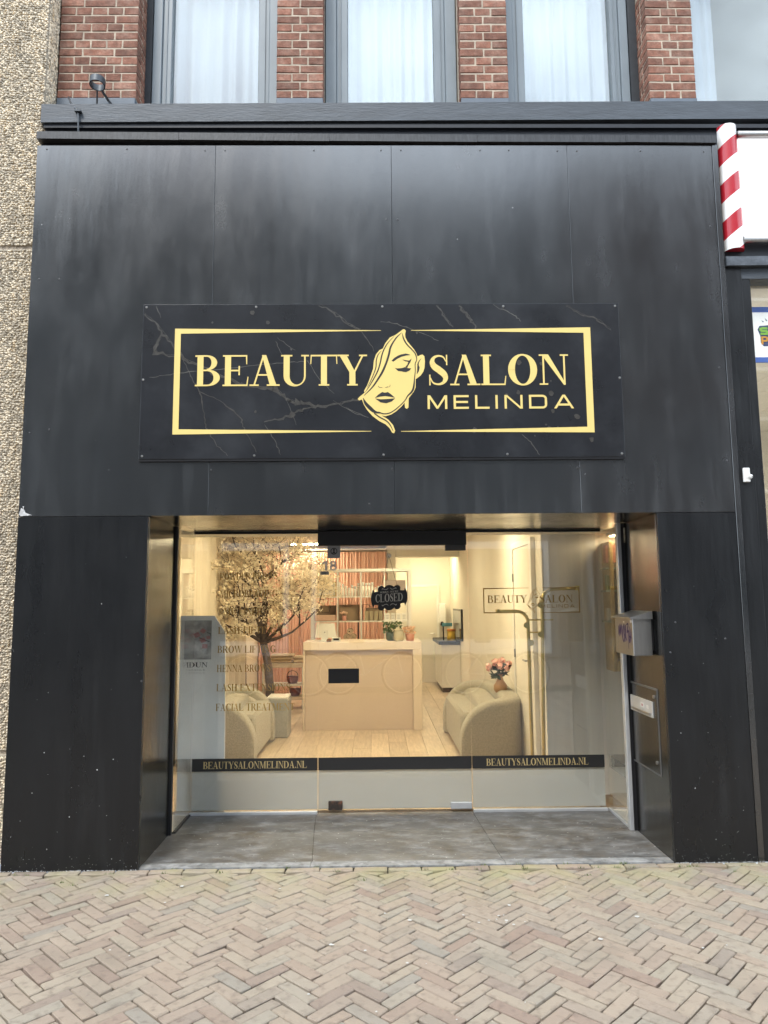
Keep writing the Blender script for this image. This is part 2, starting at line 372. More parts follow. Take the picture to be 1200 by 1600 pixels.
SER = {
 'A': (1.07, [[(.42, 1), (.57, 1), (.94, 0), (.71, 0)]] + [[(.44, .96), (.5, .96), (.18, 0), (.12, 0)]] + rc(.25, .33, .75, .33 + H) + rc(0, 0, .32, H) + rc(.6, 0, 1.05, H)),
 'B': (.96, stem(.09) + bowl(.42, .755, .245, .36) + rc(.29, 1 - H, .42, 1) + rc(.29, .485, .44, .535) + bowl(.44, .2675, .2675, .44, .22) + rc(.29, 0, .44, H)),
 'C': (1.02, band(.53, .5, .49, .52, .57, .5, .28, .465, 38, 322, 26) + rc(.88, .64, .93, 1.0) + rc(.88, .1, .93, .3)),
 'D': (1.08, stem(.09) + bowl(.42, .5, .5, .58, .23) + rc(.29, 1 - H, .42, 1) + rc(.29, 0, .42, H)),
 'E': (.95, stem(.09) + arms(.29, .86) + rc(.29, .475, .6, .525) + rc(.56, .35, .61, .65) + arms(.29, .88, False)),
 'F': (.89, stem(.09) + arms(.29, .84) + rc(.29, .475, .6, .525) + rc(.56, .35, .61, .65)),
 'G': (1.13, band(.53, .5, .49, .52, .57, .5, .28, .465, 38, 322, 26) + rc(.88, .64, .93, 1.0) + rc(.74, .06, .95, .44) + rc(.64, .4, 1.05, .45)),
 'H': (1.12, stem(.09) + stem(.73) + rc(.3, .475, .73, .525)),
 'I': (.42, stem(.1)),
 'L': (.92, stem(.09) + arms(.29, .86, False)),
 'M': (1.36, rc(.14, 0, .2, .97) + rc(.02, 0, .32, H) + rc(.02, 1 - H, .3, 1) + [[(.13, 1), (.38, 1), (.73, .06), (.62, 0)]] + [[(.64, .02), (.7, .02), (1.04, 1), (.98, 1)]] + rc(.97, 0, 1.18, 1) + rc(.89, 0, 1.27, H) + rc(.98, 1 - H, 1.27, 1)),
 'N': (1.1, rc(.15, 0, .21, .97) + rc(.03, 0, .33, H) + rc(.03, 1 - H, .3, 1) + [[(.12, 1), (.36, 1), (.95, .03), (.88, 0)]] + rc(.88, 0, .94, 1) + rc(.77, 1 - H, 1.06, 1)),
 'O': (1.1, ring(.55, .51, .27)),
 'P': (.92, stem(.09) + bowl(.42, .725, .275, .4) + rc(.29, 1 - H, .42, 1) + rc(.29, .45, .42, .5)),
 'R': (1.05, stem(.09) + bowl(.42, .745, .255, .39) + rc(.29, 1 - H, .42, 1) + rc(.29, .49, .5, .54) + [[(.42, .49), (.64, .52), (.98, 0), (.75, 0)]] + rc(.75, 0, 1.06, H)),
 'S': (.8, stroke([(.66, .78), (.57, .92), (.4, .965), (.24, .9), (.18, .76), (.25, .62), (.42, .5), (.58, .37), (.64, .23), (.56, .09), (.38, .035), (.2, .09), (.11, .25)], [.03, .05, .06, .1, .17, .21, .22, .21, .17, .1, .06, .05, .03]) + rc(.665, .66, .71, 1) + rc(.07, 0, .115, .35)),
 'T': (.98, rc(.39, 0, .6, 1 - H) + rc(.31, 0, .68, H) + rc(.03, 1 - H, .95, 1) + [[(.03, 1), (.07, 1), (.05, .7), (.02, .7)]] + [[(.91, 1), (.95, 1), (.96, .7), (.93, .7)]]),
 'U': (1.02, rc(.11, .3, .32, 1) + rc(.02, 1 - H, .41, 1) + rc(.82, .3, .88, 1) + rc(.72, 1 - H, .99, 1) + band(.495, .31, .385, .33, .57, .31, .25, .27, 180, 360, 14)),
 'W': (1.5, [[(.06, 1), (.29, 1), (.53, 0), (.45, 0)], [(.47, .02), (.52, .02), (.79, .85), (.74, .9)], [(.64, 1), (.87, 1), (1.1, 0), (1.02, 0)], [(1.04, .02), (1.09, .02), (1.4, 1), (1.34, 1)]] + rc(0, 1 - H, .36, 1) + rc(.57, 1 - H, .94, 1) + rc(1.24, 1 - H, 1.49, 1)),
 'X': (1.05, [[(.08, 1), (.33, 1), (.95, 0), (.7, 0)], [(.84, 1), (.9, 1), (.2, 0), (.14, 0)]] + rc(0, 1 - H, .42, 1) + rc(.72, 1 - H, 1, 1) + rc(.02, 0, .32, H) + rc(.6, 0, 1.04, H)),
 'Y': (1.02, [[(.04, 1), (.29, 1), (.61, .42), (.41, .42)], [(.85, 1), (.91, 1), (.6, .42), (.53, .42)]] + rc(.4, 0, .61, .43) + rc(.32, 0, .69, H) + rc(-.02, 1 - H, .38, 1) + rc(.74, 1 - H, 1.02, 1)),
 '.': (.36, [[(.18 + .1 * math.cos(k * math.pi / 4), .1 + .1 * math.sin(k * math.pi / 4)) for k in range(8)]]),
 ',': (.36, [[(.18 + .1 * math.cos(k * math.pi / 4), .1 + .1 * math.sin(k * math.pi / 4)) for k in range(8)]] + [[(.2, .1), (.28, .1), (.2, -.15), (.14, -.15)]]),
 "'": (.3, [[(.1, 1), (.22, 1), (.17, .7), (.13, .7)]]), ' ': (.45, [])}
def ss(*pl, t=.15):
    o = []
    for p in pl: o += stroke(p, [t] * len(p), False)
    return o
q = .075
SAN = {
 'M': (1.72, ss([(q, 0), (q, 1)]) + ss([(1.3 - q, 0), (1.3 - q, 1)]) + [[(0, 1), (.17, 1), (.72, .1), (.6, 0)], [(1.3, 1), (1.13, 1), (.6, .1), (.68, 0)]]),
 'E': (1.42, ss([(q, 0), (q, 1)]) + ss([(.15, q), (1, q)]) + ss([(.15, .5), (.95, .5)]) + ss([(.15, 1 - q), (1, 1 - q)])),
 'L': (1.35, ss([(q, 0), (q, 1)]) + ss([(.15, q), (.95, q)])),
 'I': (.6, ss([(q, 0), (q, 1)])),
 'N': (1.62, ss([(q, 0), (q, 1)]) + ss([(1.2 - q, 0), (1.2 - q, 1)]) + [[(0, 1), (.18, 1), (1.2, 0), (1.02, 0)]]),
 'D': (1.65, ss([(q, 0), (q, 1)]) + ss([(.15, q), (.95, q)]) + ss([(.15, 1 - q), (.95, 1 - q)]) + band(.9, .7, .3, .3, .9, .7, .15, .15, 0, 90, 6) + band(.9, .3, .3, .3, .9, .3, .15, .15, -90, 0, 6) + ss([(1.2 - q, .3), (1.2 - q, .7)])),
 'A': (1.45, [[(0, 0), (.17, 0), (.75, 1), (.58, 1)], [(1.33, 0), (1.16, 0), (.58, 1), (.75, 1)]] + ss([(.3, .28), (1.03, .28)])),
 'O': (1.5, band(.6, .5, .6, .5, .6, .5, .45, .35, 0, 360, 24)), 'R': (1.4, ss([(q, 0), (q, 1)]) + ss([(.15, 1 - q), (.8, 1 - q)]) + ss([(.15, .45), (.8, .45)]) + band(.75, .725, .27, .275, .75, .725, .12, .125, -90, 90, 8) + [[(.5, .4), (.7, .4), (1.05, 0), (.85, 0)]]),
 'S': (1.35, ss([(1.0, 1 - q), (.1, 1 - q)], [(q, .95), (q, .5)], [(.1, .5), (1, .5)], [(1 - q, .45), (1 - q, .05)], [(.05, q), (1, q)])),
 'C': (1.4, ss([(q, 0), (q, 1)], [(.15, q), (1, q)], [(.15, 1 - q), (1, 1 - q)])), 'K': (1.4, ss([(q, 0), (q, 1)], [(.15, .5), (1, 1)], [(.3, .55), (1, 0)])),
 'H': (1.5, ss([(q, 0), (q, 1)], [(1.1 - q, 0), (1.1 - q, 1)], [(.15, .5), (.95, .5)])), 'T': (1.3, ss([(0, 1 - q), (1.1, 1 - q)], [(.55, 0), (.55, .85)])), 'U': (1.5, ss([(q, .05), (q, 1)], [(1.1 - q, .05), (1.1 - q, 1)], [(.05, q), (1.05, q)])), ' ': (.7, []),
 '1': (.75, ss([(.05, .68), (.3, .87), (.4, .9)], t=.18) + rc(.32, 0, .54, 1)),
 '8': (.9, band(.4, .74, .32, .26, .4, .74, .13, .13, 0, 360, 20) + band(.4, .29, .37, .3, .4, .29, .16, .15, 0, 360, 20)),
 'P': (1.1, ss([(.1, 0), (.1, 1)], t=.22) + rc(.21, .8, .4, 1.02) + rc(.21, .34, .4, .56) + band(.4, .68, .42, .34, .4, .68, .16, .12, -90, 90, 14))}
def text(mb, s, x0, z0, cap, width=None, font=SER, y=0, dy=.00015, mi=0, slant=0, tr=0):
    """lettering in the XZ plane; each stroke a hair in front of the last so that none coincide"""
    tot = sum(font[c][0] + tr for c in s) - tr; sx = (width / tot) if width else cap; x = x0; k = 0
    for c in s:
        a, pl = font[c]
        for p in pl:
            mb.flat([(x + px_ * sx, z0 + pz * cap + (x + px_ * sx - x0) * slant) for px_, pz in p], y - dy * (k % 9), mi); k += 1
        x += (a + tr) * sx
    return x

# the face emblem, drawn in its own units (150 wide x 190 high, y down), scaled onto board or glass
def emb(mb, fx, y, layer, thin=False):
    def pl(p): return [fx(a, b) for a, b in p]
    def st(p, wd):
        sc = abs(fx(1, 0)[0] - fx(0, 0)[0]); return stroke(pl(p), [w_ * sc for w_ in wd], True, 5)
    dark = []
    dark += [('s', [(700, 165), (640, 220), (590, 290), (555, 360), (540, 430), (510, 530), (460, 650), (400, 750), (330, 850), (225, 955)], [4, 14, 18, 22, 24, 24, 26, 22, 16, 6])]
    dark += [('s', [(605, 210), (530, 290), (480, 370), (450, 450), (430, 540), (400, 640), (350, 740), (290, 840), (240, 915)], [3, 10, 14, 16, 16, 16, 13, 10, 4])]
    dark += [('s', [(445, 392), (400, 450), (380, 520), (375, 600), (345, 690), (300, 790), (262, 855)], [3, 10, 12, 12, 10, 8, 3])]
    dark += [('s', [(705, 170), (722, 240), (760, 310), (820, 375), (858, 420), (875, 460), (882, 510), (862, 560), (862, 650), (852, 740), (840, 850), (815, 910), (765, 960), (735, 1010), (690, 1060), (610, 1130), (540, 1172), (470, 1182), (400, 1160)], [3, 16, 16, 14, 14, 14, 10, 10, 9, 12, 22, 22, 14, 10, 11, 12, 13, 14, 16])]
    dark += [('s', [(215, 985), (245, 1050), (300, 1110), (355, 1155), (420, 1172)], [6, 36, 44, 34, 12])]
    dark += [('s', [(350, 1175), (420, 1225), (500, 1270), (545, 1320), (580, 1395)], [12, 16, 14, 12, 5])]
    dark += [('p', [(570, 520), (600, 488), (645, 458), (690, 440), (745, 430), (780, 437), (808, 450), (750, 456), (690, 472), (640, 497), (592, 533)])]
    dark += [('p', [(608, 610), (640, 617), (700, 612), (738, 600), (750, 632), (700, 655), (650, 650)]), ('p', [(738, 600), (765, 570), (783, 522), (820, 494), (800, 545), (770, 590), (762, 612)]), ('p', [(738, 605), (762, 612), (814, 617), (790, 645), (748, 664), (700, 658)]), ('p', [(700, 505), (740, 513), (785, 520), (780, 535), (740, 527)])]
    dark += [('s', [(402, 832), (412, 850), (452, 857)], [3, 6, 5]), ('s', [(490, 856), (520, 848), (522, 842)], [4, 7, 3]), ('s', [(548, 818), (547, 840), (530, 850)], [3, 5, 3])]
    dark += [('p', [(358, 986), (400, 945), (450, 911), (483, 920), (485, 962), (420, 970)]), ('p', [(483, 920), (520, 911), (560, 940), (610, 985), (560, 972), (485, 962)])]
    dark += [('p', [(360, 990), (430, 1002), (485, 1000), (540, 997), (610, 990), (570, 1028), (500, 1052), (430, 1040)])]
    dark += [('p', [(942, 488), (915, 515), (895, 545), (885, 585), (905, 575), (908, 545), (925, 515)]), ('p', [(903, 572), (917, 605), (905, 655), (880, 692), (886, 640), (888, 590)])]
    if layer == 'gold':
        a = [(735, 122), (752, 140), (742, 180), (745, 222), (768, 275), (812, 330), (852, 380), (880, 430), (893, 468), (925, 450), (955, 443), (978, 465), (984, 530), (977, 610), (962, 660), (930, 705), (890, 737), (866, 752), (863, 860), (842, 905), (800, 960), (777, 990), (772, 1105), (752, 1122), (730, 1108), (725, 1045), (690, 1090), (620, 1152), (560, 1190), (490, 1212), (440, 1202), (520, 1250), (580, 1320), (606, 1390), (592, 1422), (568, 1415), (538, 1360), (490, 1312), (410, 1270), (330, 1210), (260, 1130), (220, 1060), (200, 1003), (166, 1014), (147, 996), (172, 968), (234, 918), (226, 895), (268, 820), (302, 730), (340, 620), (350, 520), (376, 440), (420, 385), (463, 365), (492, 300), (552, 225), (622, 193), (680, 150), (715, 122)]
        if thin:
            for p in stroke(pl(a + [a[0]]), [10 * abs(fx(1, 0)[0] - fx(0, 0)[0])] * (len(a) + 1), False): mb.flat(p, y)
        else: mb.flat(pl(a), y)
    else:
        k = 0
        for kind, *d in dark:
            k += 1
            if kind == 'p': mb.flat(pl(d[0]), y - .00012 * (k % 7))
            else:
                for p in st(d[0], [w_ * (1.2 if thin else 1) for w_ in d[1]]): mb.flat(p, y - .00012 * (k % 7))

# ================================================================== GROUND
ground = struct(MB().add([(-40, -40, -.05), (40, -40, -.05), (40, 0.0, -.05), (-40, 0.0, -.05)], [(0, 1, 2, 3)]), 'ground', M('street_clay', (.27, .21, .165), .9, var=.25, vs=8, bump=.3))
pav = struct(MB().add([(-9, -7, -.02), (9, -7, -.02), (9, .0, -.02), (-9, .0, -.02)], [(0, 1, 2, 3)]), 'pavement', m_moss); ORG[pav.name] = Vector((0, 0, 0))
BL, BW, BH = .1932, .059, .035
def brick_mesh(i):
    b = MB(); b.rbox(-BL / 2 + .0015, BL / 2 - .0015, -BW / 2 + .001, BW / 2 - .001, -BH, 0, .0042, jit=.0026); ob = b
    me = bpy.data.meshes.new('paving_brick'); me.from_pydata(ob.v, [], ob.f); me.materials.append(m_pave); me.update(); return me
PM = [brick_mesh(i) for i in range(8)]
def visible(x, y, z=0, mgx=.03):
    d = Vector((x, y, z)) - C0; zc = d.dot(F)
    if zc < .1: return False
    return abs(d.dot(R2) / zc) < 600 / 1148.9 + mgx and abs(d.dot(U2) / zc) < 800 / 1148.9 + mgx
# edge course along the shop front
x = -2.9; edge = []
while x < 2.9:
    edge.append((x + .1, -.033, 0, 0)); x += .1975
L_, W_ = .197, .0625
her = []; c45 = math.cos(R(45))
for i in range(-75, 10):
    for j in range(-20, 20):
        bx, by = i * W_ + j * L_, i * W_ - j * L_
        for (px_, py_, rot) in ((bx + L_ / 2, by + W_ / 2, 0), (bx + W_ / 2 - 0, by + W_ + L_ / 2, 90)):
            # herringbone columns run away from the shop
            her.append(((px_ - py_) * c45 + .05, (px_ + py_) * c45, rot + 45))
her2 = []
for (X, Y, rot) in her:
    ang = R(rot + 0)
    a = math.atan2(c45 * 0, 1)
    if -6.0 < Y < -.0 and abs(X) < 4.5: her2.append((X, Y, rot))
def sdist(b): return (Vector((b[0], b[1], 0)) - C0).length
vis = sorted([b for b in her2 if visible(b[0], b[1]) and b[1] < -.11], key=sdist)
rest = [b for b in her2 if not (visible(b[0], b[1]) and b[1] < -.11)]
rest += vis[275:]; vis = vis[:275]
for k, b in enumerate(vis):
    inst('paving_brick', random.choice(PM), pav, (b[0], b[1], random.uniform(-.003, .003)), (random.gauss(0, .012), random.gauss(0, .012), R(b[2]) + random.gauss(0, .012)))
for b in edge:
    if visible(b[0], b[1], 0, .1): inst('border_brick', random.choice(PM), pav, (b[0], b[1], random.uniform(.0, .004)), (0, random.gauss(0, .006), random.gauss(0, .01)))
pb = MB()
for b in rest:
    tmp = MB(); tmp.rbox(-BL / 2 + .0015, BL / 2 - .0015, -BW / 2 + .001, BW / 2 - .001, -BH, 0, .0042, jit=.0024)
    mt = Matrix.Translation((b[0], b[1], random.uniform(-.003, .003))) @ Matrix.Rotation(R(b[2]) + random.gauss(0, .01), 4, 'Z') @ Matrix.Rotation(random.gauss(0, .012), 4, 'X')
    vs = [mt @ Vector(p) for p in tmp.v]
    ys = [v.y for v in vs]
    if max(ys) > -.066:                # cut bricks against the edge course
        if min(ys) > -.09: continue
        vs = [Vector((v.x, min(v.y, -.067), v.z)) for v in vs]
    pb.add(vs, tmp.f)
pb.build('paving_bricks', m_pave2, pav, kind='stuff')

gm = MB()
for k in range(46):                     # trodden gum and paint drips
    x, y = random.uniform(-2.1, 2.1), random.uniform(-1.7, -.12); r = random.choice([.003, .004, .005, .007, .012]); a0 = random.uniform(0, 6)
    if k < 9: x, y, r = .62 + random.gauss(0, .06), -.75 + random.gauss(0, .035), random.uniform(.004, .012)
    gm.add([(x + r * random.uniform(.6, 1.2) * math.cos(a0 + i * .9), y + r * random.uniform(.6, 1.2) * math.sin(a0 + i * .9), .0042 + .00005 * k) for i in range(7)], [tuple(range(7))])
gm.build('gum_spots', M('old_gum', (.5, .49, .46), .8), pav, kind='stuff')
wd = MB()
for k in range(34):                     # moss and tiny weeds in the joints by the step
    x, y = random.uniform(-2.1, 2.15), random.choice([-.066, -.066, -.002, random.uniform(-.35, -.1)])
    for q_ in range(9):
        a0 = random.uniform(0, 6.28); h = random.uniform(.006, .02); bx, by = x + random.gauss(0, .012), y + random.gauss(0, .003)
        wd.add([(bx - .0015, by, 0), (bx + .0015, by, 0), (bx + h * .5 * math.cos(a0), by + h * .5 * math.sin(a0), h)], [(0, 1, 2)])
wd.build('weeds', M('weed_green', (.1, .14, .03), .8, rnd=.4, island=True), pav, kind='stuff')

# ================================================================== SHOP FRONT (black cladding)
XL, XR, OL, OR, ZO, ZT, GY = -2.184, 2.28, -1.39, 1.753, 2.075, 4.515, 1.075
front = thing('shopfront', 'black panelled shopfront with deep glazed entrance below a wide fascia', 'shopfront', (0, 0, 0))
core = MB()
core.box(XL + .01, XR - .01, .02, 1.04, ZO + .012, ZT + .03); core.box(XL + .01, OL - .02, .02, .6, 0, ZO - .001); core.box(OR + .02, XR - .01, .02, .6, 0, ZO - .001)
core.build('backing', m_black, front)
sx = [XL, -1.0225, .1265, 1.2835, 2.243]
for a, b in zip(sx, sx[1:]):
    MB().rbox(a + .0007, b - .0007, -.012, .0195, ZO + .0015, ZT, .0012).build('fascia_panel', m_panel, front)
MB().rbox(2.2445, XR, -.016, .0195, 0, ZT, .0015).build('edge_trim', m_panel, front)
MB().rbox(XL, OL, -.012, .0195, .0, ZO - .0015, .0015).build('pilaster_panel', m_pil, front)
MB().rbox(OR, 2.243, -.012, .0195, .0, ZO - .0015, .0015).build('pilaster_panel', m_pil, front)
MB().rbox(OL - .018, OL + .0005, .0205, .615, 0, ZO - .002, .001).build('reveal_panel', m_gloss, front)
MB().rbox(OR - .0005, OR + .018, .0205, .60, 0, ZO - .002, .001).build('reveal_panel', m_gloss, front)
MB().box(OL - .03, OR + .03, -.0115, 1.04, ZO + .0005, ZO + .0115).build('soffit_panel', m_gloss, front)
MB().rbox(OL - .01, OL + .018, .617, .652, 0, ZO - .001, .002).build('corner_post', m_black, front)
MB().rbox(OR - .05, OR - .022, .605, .655, 0, ZO - .001, .003).build('corner_post', m_steelw, front, label='pale aluminium corner post of the glazing')
MB().box(OR - .0215, OR + .02, .6015, .66, 0, ZO - .001).build('corner_post_backing', m_black, front)
cap = MB()
cs = [XL, -1.26, -.277, .691, 1.672, 2.272]; zt = [4.603, 4.594, 4.586, 4.58, 4.578, 4.574]
for i in range(5):
    MB().sbox(cs[i] + .001, cs[i + 1] - .001, -.03, .12, zt[i] - .05, zt[i], zt[i + 1] - .052, zt[i + 1]).build('cap_flashing', m_blackw, front)
scr = MB()
def screw(mb, x, z, r=.0065, y=-.0125):
    n = 8; o = [(x + r * math.cos(2 * math.pi * k / n), z + r * math.sin(2 * math.pi * k / n)) for k in range(n)]
    mb.add([(a, y, b) for a, b in o] + [(x + (a - x) * .6, y - r * .55, z + (b - z) * .6) for a, b in o], [tuple(range(n, 2 * n))] + [(i, (i + 1) % n, (i + 1) % n + n, i + n) for i in range(n)])
for x, z in [(-2.12, 4.49), (-1.6, 4.49), (-1.09, 4.48), (-.96, 4.48), (-.38, 4.48), (.06, 4.48), (.19, 4.48), (.71, 4.48), (.9, 4.48), (1.22, 4.475), (1.35, 4.475), (1.77, 4.475), (2.19, 4.47),
             (-2.13, 3.6), (-2.0, 3.6), (-2.14, 2.6), (-2.02, 2.62), (-1.01, 2.36), (.115, 2.36), (1.27, 2.36), (2.2, 3.95), (2.21, 2.4), (2.2, 3.0), (-.03, 2.14), (.09, 4.0), (.165, 4.0), (-1.4, 1.08), (2.13, 1.3), (1.83, 1.4), (1.79, 1.22)]:
    screw(scr, x, z)
scr.build('screws', M('screw_head', (.12, .12, .125), .35, .6), front, kind='stuff')
sc = MB()
for k in range(95):       # chips and scratches in the paint
    lo = random.random() < .75
    if lo:
        s_ = random.random() < .5; x = random.uniform(-2.17, -1.41) if s_ else random.uniform(1.77, 2.23); z = min(2.03, abs(random.gauss(0, .5)) if random.random() < .6 else random.uniform(0, 2))
    else: x = random.uniform(-2.17, 2.2); z = random.uniform(2.1, 4.4)
    if -1.5 < x < 1.6 and 2.4 < z < 3.45: continue
    r = random.choice([.001, .0013, .0016, .002, .0035]); a0 = random.uniform(0, 3)
    if random.random() < .12:
        l_ = random.uniform(.01, .05); ca, sa = math.cos(a0), math.sin(a0); p = [(x, z), (x + l_ * ca, z + l_ * sa * .5), (x + l_ * ca, z + l_ * sa * .5 + .0015), (x, z + .0015)]
    else: p = [(x + r * random.uniform(.5, 1.2) * math.cos(a0 + i * 1.25), z + r * random.uniform(.5, 1.5) * math.sin(a0 + i * 1.25)) for i in range(5)]
    sc.flat(p, -.0128)
for p in ([(-2.18, 2.09), (-2.168, 2.13), (-2.15, 2.12), (-2.14, 2.1), (-2.10, 2.085), (-2.17, 2.079)], [(-2.16, 2.14), (-2.155, 2.12), (-2.15, 2.14)]): sc.flat(p, -.0131)
sc.build('paint_chips', m_scuff, front, kind='stuff')
gt = MB()
for k in range(420):
    x = random.choice([random.uniform(XL, OL), random.uniform(OR, 2.28)]); r = random.uniform(.001, .0035); yy = -.014 - abs(random.gauss(0, .004)); a0 = random.uniform(0, 6)
    gt.add([(x + r * math.cos(a0 + i * 2.1), yy + r * .5 * math.sin(a0 + i * 2.1), .004 + r * .3) for i in range(3)] + [(x, yy, .005 + r * random.uniform(.6, 1.6))], [(0, 1, 3), (1, 2, 3), (2, 0, 3)])
    if k % 3 == 0:
        z = abs(random.gauss(0, .035)) + .006; r *= .55; gt.flat([(x + r * math.cos(a0 + i * 1.4), z + r * math.sin(a0 + i * 1.4)) for i in range(4)], -.0127)
gt.build('grit', m_scuff, front, kind='stuff')
# entrance paving
step = struct(MB().box(OL - .02, OR + .02, .0, 1.12, -.04, -.004), 'entrance_floor', m_moss); ORG[step.name] = Vector((0, 0, 0))
m_edge = M('dusty_stone_edge', (.24, .24, .235), .7, var=.4, vs=12, var2=((.1, .1, .1), 14, .5, .7), bump=.2)
def tile(poly, z1=.004, mat=None):
    g = .0015; cx = sum(p[0] for p in poly) / 4; cy = sum(p[1] for p in poly) / 4
    pp = [(p[0] - math.copysign(g, p[0] - cx), p[1] - math.copysign(g, p[1] - cy)) for p in poly]
    b = MB(); b.add([(a, c, -.0035) for a, c in pp] + [(a, c, z1) for a, c in pp], [(4, 5, 6, 7), (0, 1, 5, 4), (1, 2, 6, 5), (2, 3, 7, 6), (3, 0, 4, 7)]); b.build('stone_tile', mat or m_stone, step)
for a, b, a2, b2 in ((OL + .0, -.385, OL, -.42), (-.385, .755, -.42, .725), (.755, OR - .001, .725, OR - .001)):
    tile([(a, .085), (b, .085), (b2, .655), (a2, .655)]); tile([(a2, .655), (b2, .655), (b2 - .02 if b2 < 1 else b2, 1.115), (a2 - .02 if a2 > -1 else a2, 1.115)])
for a, b in ((OL, -.39), (-.39, .76), (.76, OR - .001)): tile([(a, .002), (b, .002), (b, .085), (a, .085)], .006, m_edge)
# sign board
sg = thing('signboard', 'wide black marble look signboard with gold lettering and a woman face emblem', 'signboard', (0, 0, 2.42))
BX0, BX1, BZ0, BZ1, BY = -1.452, 1.565, 2.424, 3.42, -.036
MB().rbox(BX0, BX1, BY, -.0125, BZ0, BZ1, .0015).build('board', m_sign, sg)
vn = [[(-1.447, 3.36), (-1.343, 3.262), (-1.26, 3.15), (-1.191, 3.066), (-1.097, 3.025), (-0.962, 2.955), (-0.788, 2.886), (-0.628, 2.871), (-0.547, 2.802), (-0.468, 2.781), (-0.348, 2.754), (-0.201, 2.773), (-0.095, 2.793)], [(-1.191, 3.053), (-1.149, 2.97), (-1.107, 2.887), (-1.072, 2.805), (-1.049, 2.669), (-1.028, 2.601), (-0.954, 2.493), (-0.9, 2.445)], [(-1.093, 2.853), (-0.959, 2.791), (-0.838, 2.695), (-0.804, 2.613), (-0.729, 2.465)], [(-1.401, 2.943), (-1.269, 2.963), (-1.136, 2.983), (-0.963, 2.996), (-0.71, 3.023), (-0.522, 3.039), (-0.402, 3.049)], [(-0.336, 3.413), (-0.228, 3.349), (-0.16, 3.285), (-0.086, 3.25)], [(-0.348, 2.754), (-0.467, 2.727), (-0.547, 2.686), (-0.679, 2.653)], [(-1.375, 3.415), (-1.339, 3.332)], [(-0.415, 3.049), (-0.348, 2.939), (-0.295, 2.883), (-0.248, 2.835)], [(-0.255, 2.794), (-0.135, 2.718), (-0.029, 2.68)], [(-0.617, 3.175), (-0.576, 3.092)], [(-0.604, 3.196), (-0.489, 3.112)], [(-0.547, 2.802), (-0.48, 2.639)], [(-1.342, 3.206), (-1.366, 3.109), (-1.232, 3.08)], [(-0.679, 2.64), (-0.611, 2.531), (-0.578, 2.45)], [(0.404, 3.408), (0.464, 3.319), (0.502, 3.262)], [(0.544, 3.408), (0.605, 3.334), (0.65, 3.261)], [(0.763, 3.407), (0.887, 3.35), (0.94, 3.301)], [(1.233, 3.405), (1.325, 3.348), (1.418, 3.315), (1.509, 3.242)], [(0.044, 3.304), (0.153, 3.287), (0.276, 3.238), (0.415, 3.174)], [(0.925, 2.569), (0.985, 2.507), (1.028, 2.437)], [(-0.174, 3.305), (-0.081, 3.24), (0.012, 3.111)], [(-0.175, 2.747), (-0.037, 2.684)]]
thick = [.022, .008, .009, .006, .012, .014, .004, .005, .005, .004, .004, .004, .02, .005, .012, .018, .007, .011, .006, .006, .008, .004]
def vein_geo(mb, pts, t, y):
    q = cat(pts, 6); q = [(a + random.gauss(0, t * .25 + .0015), b + random.gauss(0, t * .25 + .0015)) for a, b in q]
    n = len(q); mb_w = [max(.0015, t * (.25 + .75 * math.sin(math.pi * min(1, (i + 1) / n) * .8 + .3)) * random.uniform(.5, 1.25)) for i in range(n)]
    for p in stroke(q, mb_w, False): mb.flat([(min(BX1 - .003, max(BX0 + .003, a)), min(BZ1 - .003, max(BZ0 + .003, b))) for a, b in p], y)
va, vb = MB(), MB()
for k, (v, t) in enumerate(zip(vn, thick)):
    vein_geo(va if t > .0075 else vb, v, t * .85, BY - .0002 - .00002 * k)
    if t > .01:
        vein_geo(vb, [(a + .006, b + .004) for a, b in v], .002, BY - .0007 - .00001 * k)
for k in range(26):          # faint fossil flecks
    x, z = random.choice([(random.gauss(1.05, .2), random.gauss(2.62, .12)), (random.gauss(-1.1, .25), random.gauss(3.35, .05)), (random.uniform(-.8, 1.4), random.uniform(2.5, 3.35))])
    if not (BX0 + .05 < x < BX1 - .05 and BZ0 + .04 < z < BZ1 - .04): continue
    r = random.uniform(.006, .026); va.flat([(x + r * random.uniform(.5, 1) * math.cos(i * .9), z + r * random.uniform(.6, 1.1) * math.sin(i * .9)) for i in range(7)], BY - .0011 - .00001 * k)
va.build('marble_vein', M('dark_vein', (.045, .041, .036), .35, var=.5, vs=45), sg, kind='stuff'); vb.build('marble_vein', M('light_vein', (.085, .08, .07), .35, var=.5, vs=45), sg, kind='stuff')
fr = MB(); y = BY - .002
x0, x1, z0, z1 = -1.248, 1.379, 2.579, 3.26; t = .037
fr.flat([(x0, z0), (x0 + .037, z0 + .033), (x0 + .037, z1 - .033), (x0, z1)], y)
fr.flat([(x0, z1), (x0 + .037, z1 - .033), (.05, z1 - .018), (.05, z1 - .015)], y - .0001); fr.flat([(x0, z0), (-.015, z0 + .013), (-.015, z0 + .016), (x0 + .037, z0 + .033)], y - .0001)
fr.flat([(x1, z0), (x1, z1), (x1 - .044, z1 - .036), (x1 - .044, z0 + .036)], y)
fr.flat([(x1, z1), (x1 - .044, z1 - .036), (.24, z1 - .018), (.24, z1 - .015)], y - .0001); fr.flat([(x1, z0), (x1 - .044, z0 + .036), (.17, z0 + .014), (.17, z0 + .011)], y - .0001)
fr.build('gold_frame', m_gold, sg)
tx = MB(); text(tx, 'BEAUTY', -1.119, 2.886, .2, 1.08, y=y); tx.build('lettering', m_gold, sg)
tx = MB(); text(tx, 'SALON', .338, 2.885, .198, .9, y=y); tx.build('lettering', m_gold, sg)
tx = MB(); text(tx, 'MELINDA', .338, 2.733, .088, .93, SAN, y=y); tx.build('lettering', m_gold, sg)
def fsign(a, b): return (-.174 + a / 1200 * .609, 3.314 - b / 1520 * .785)
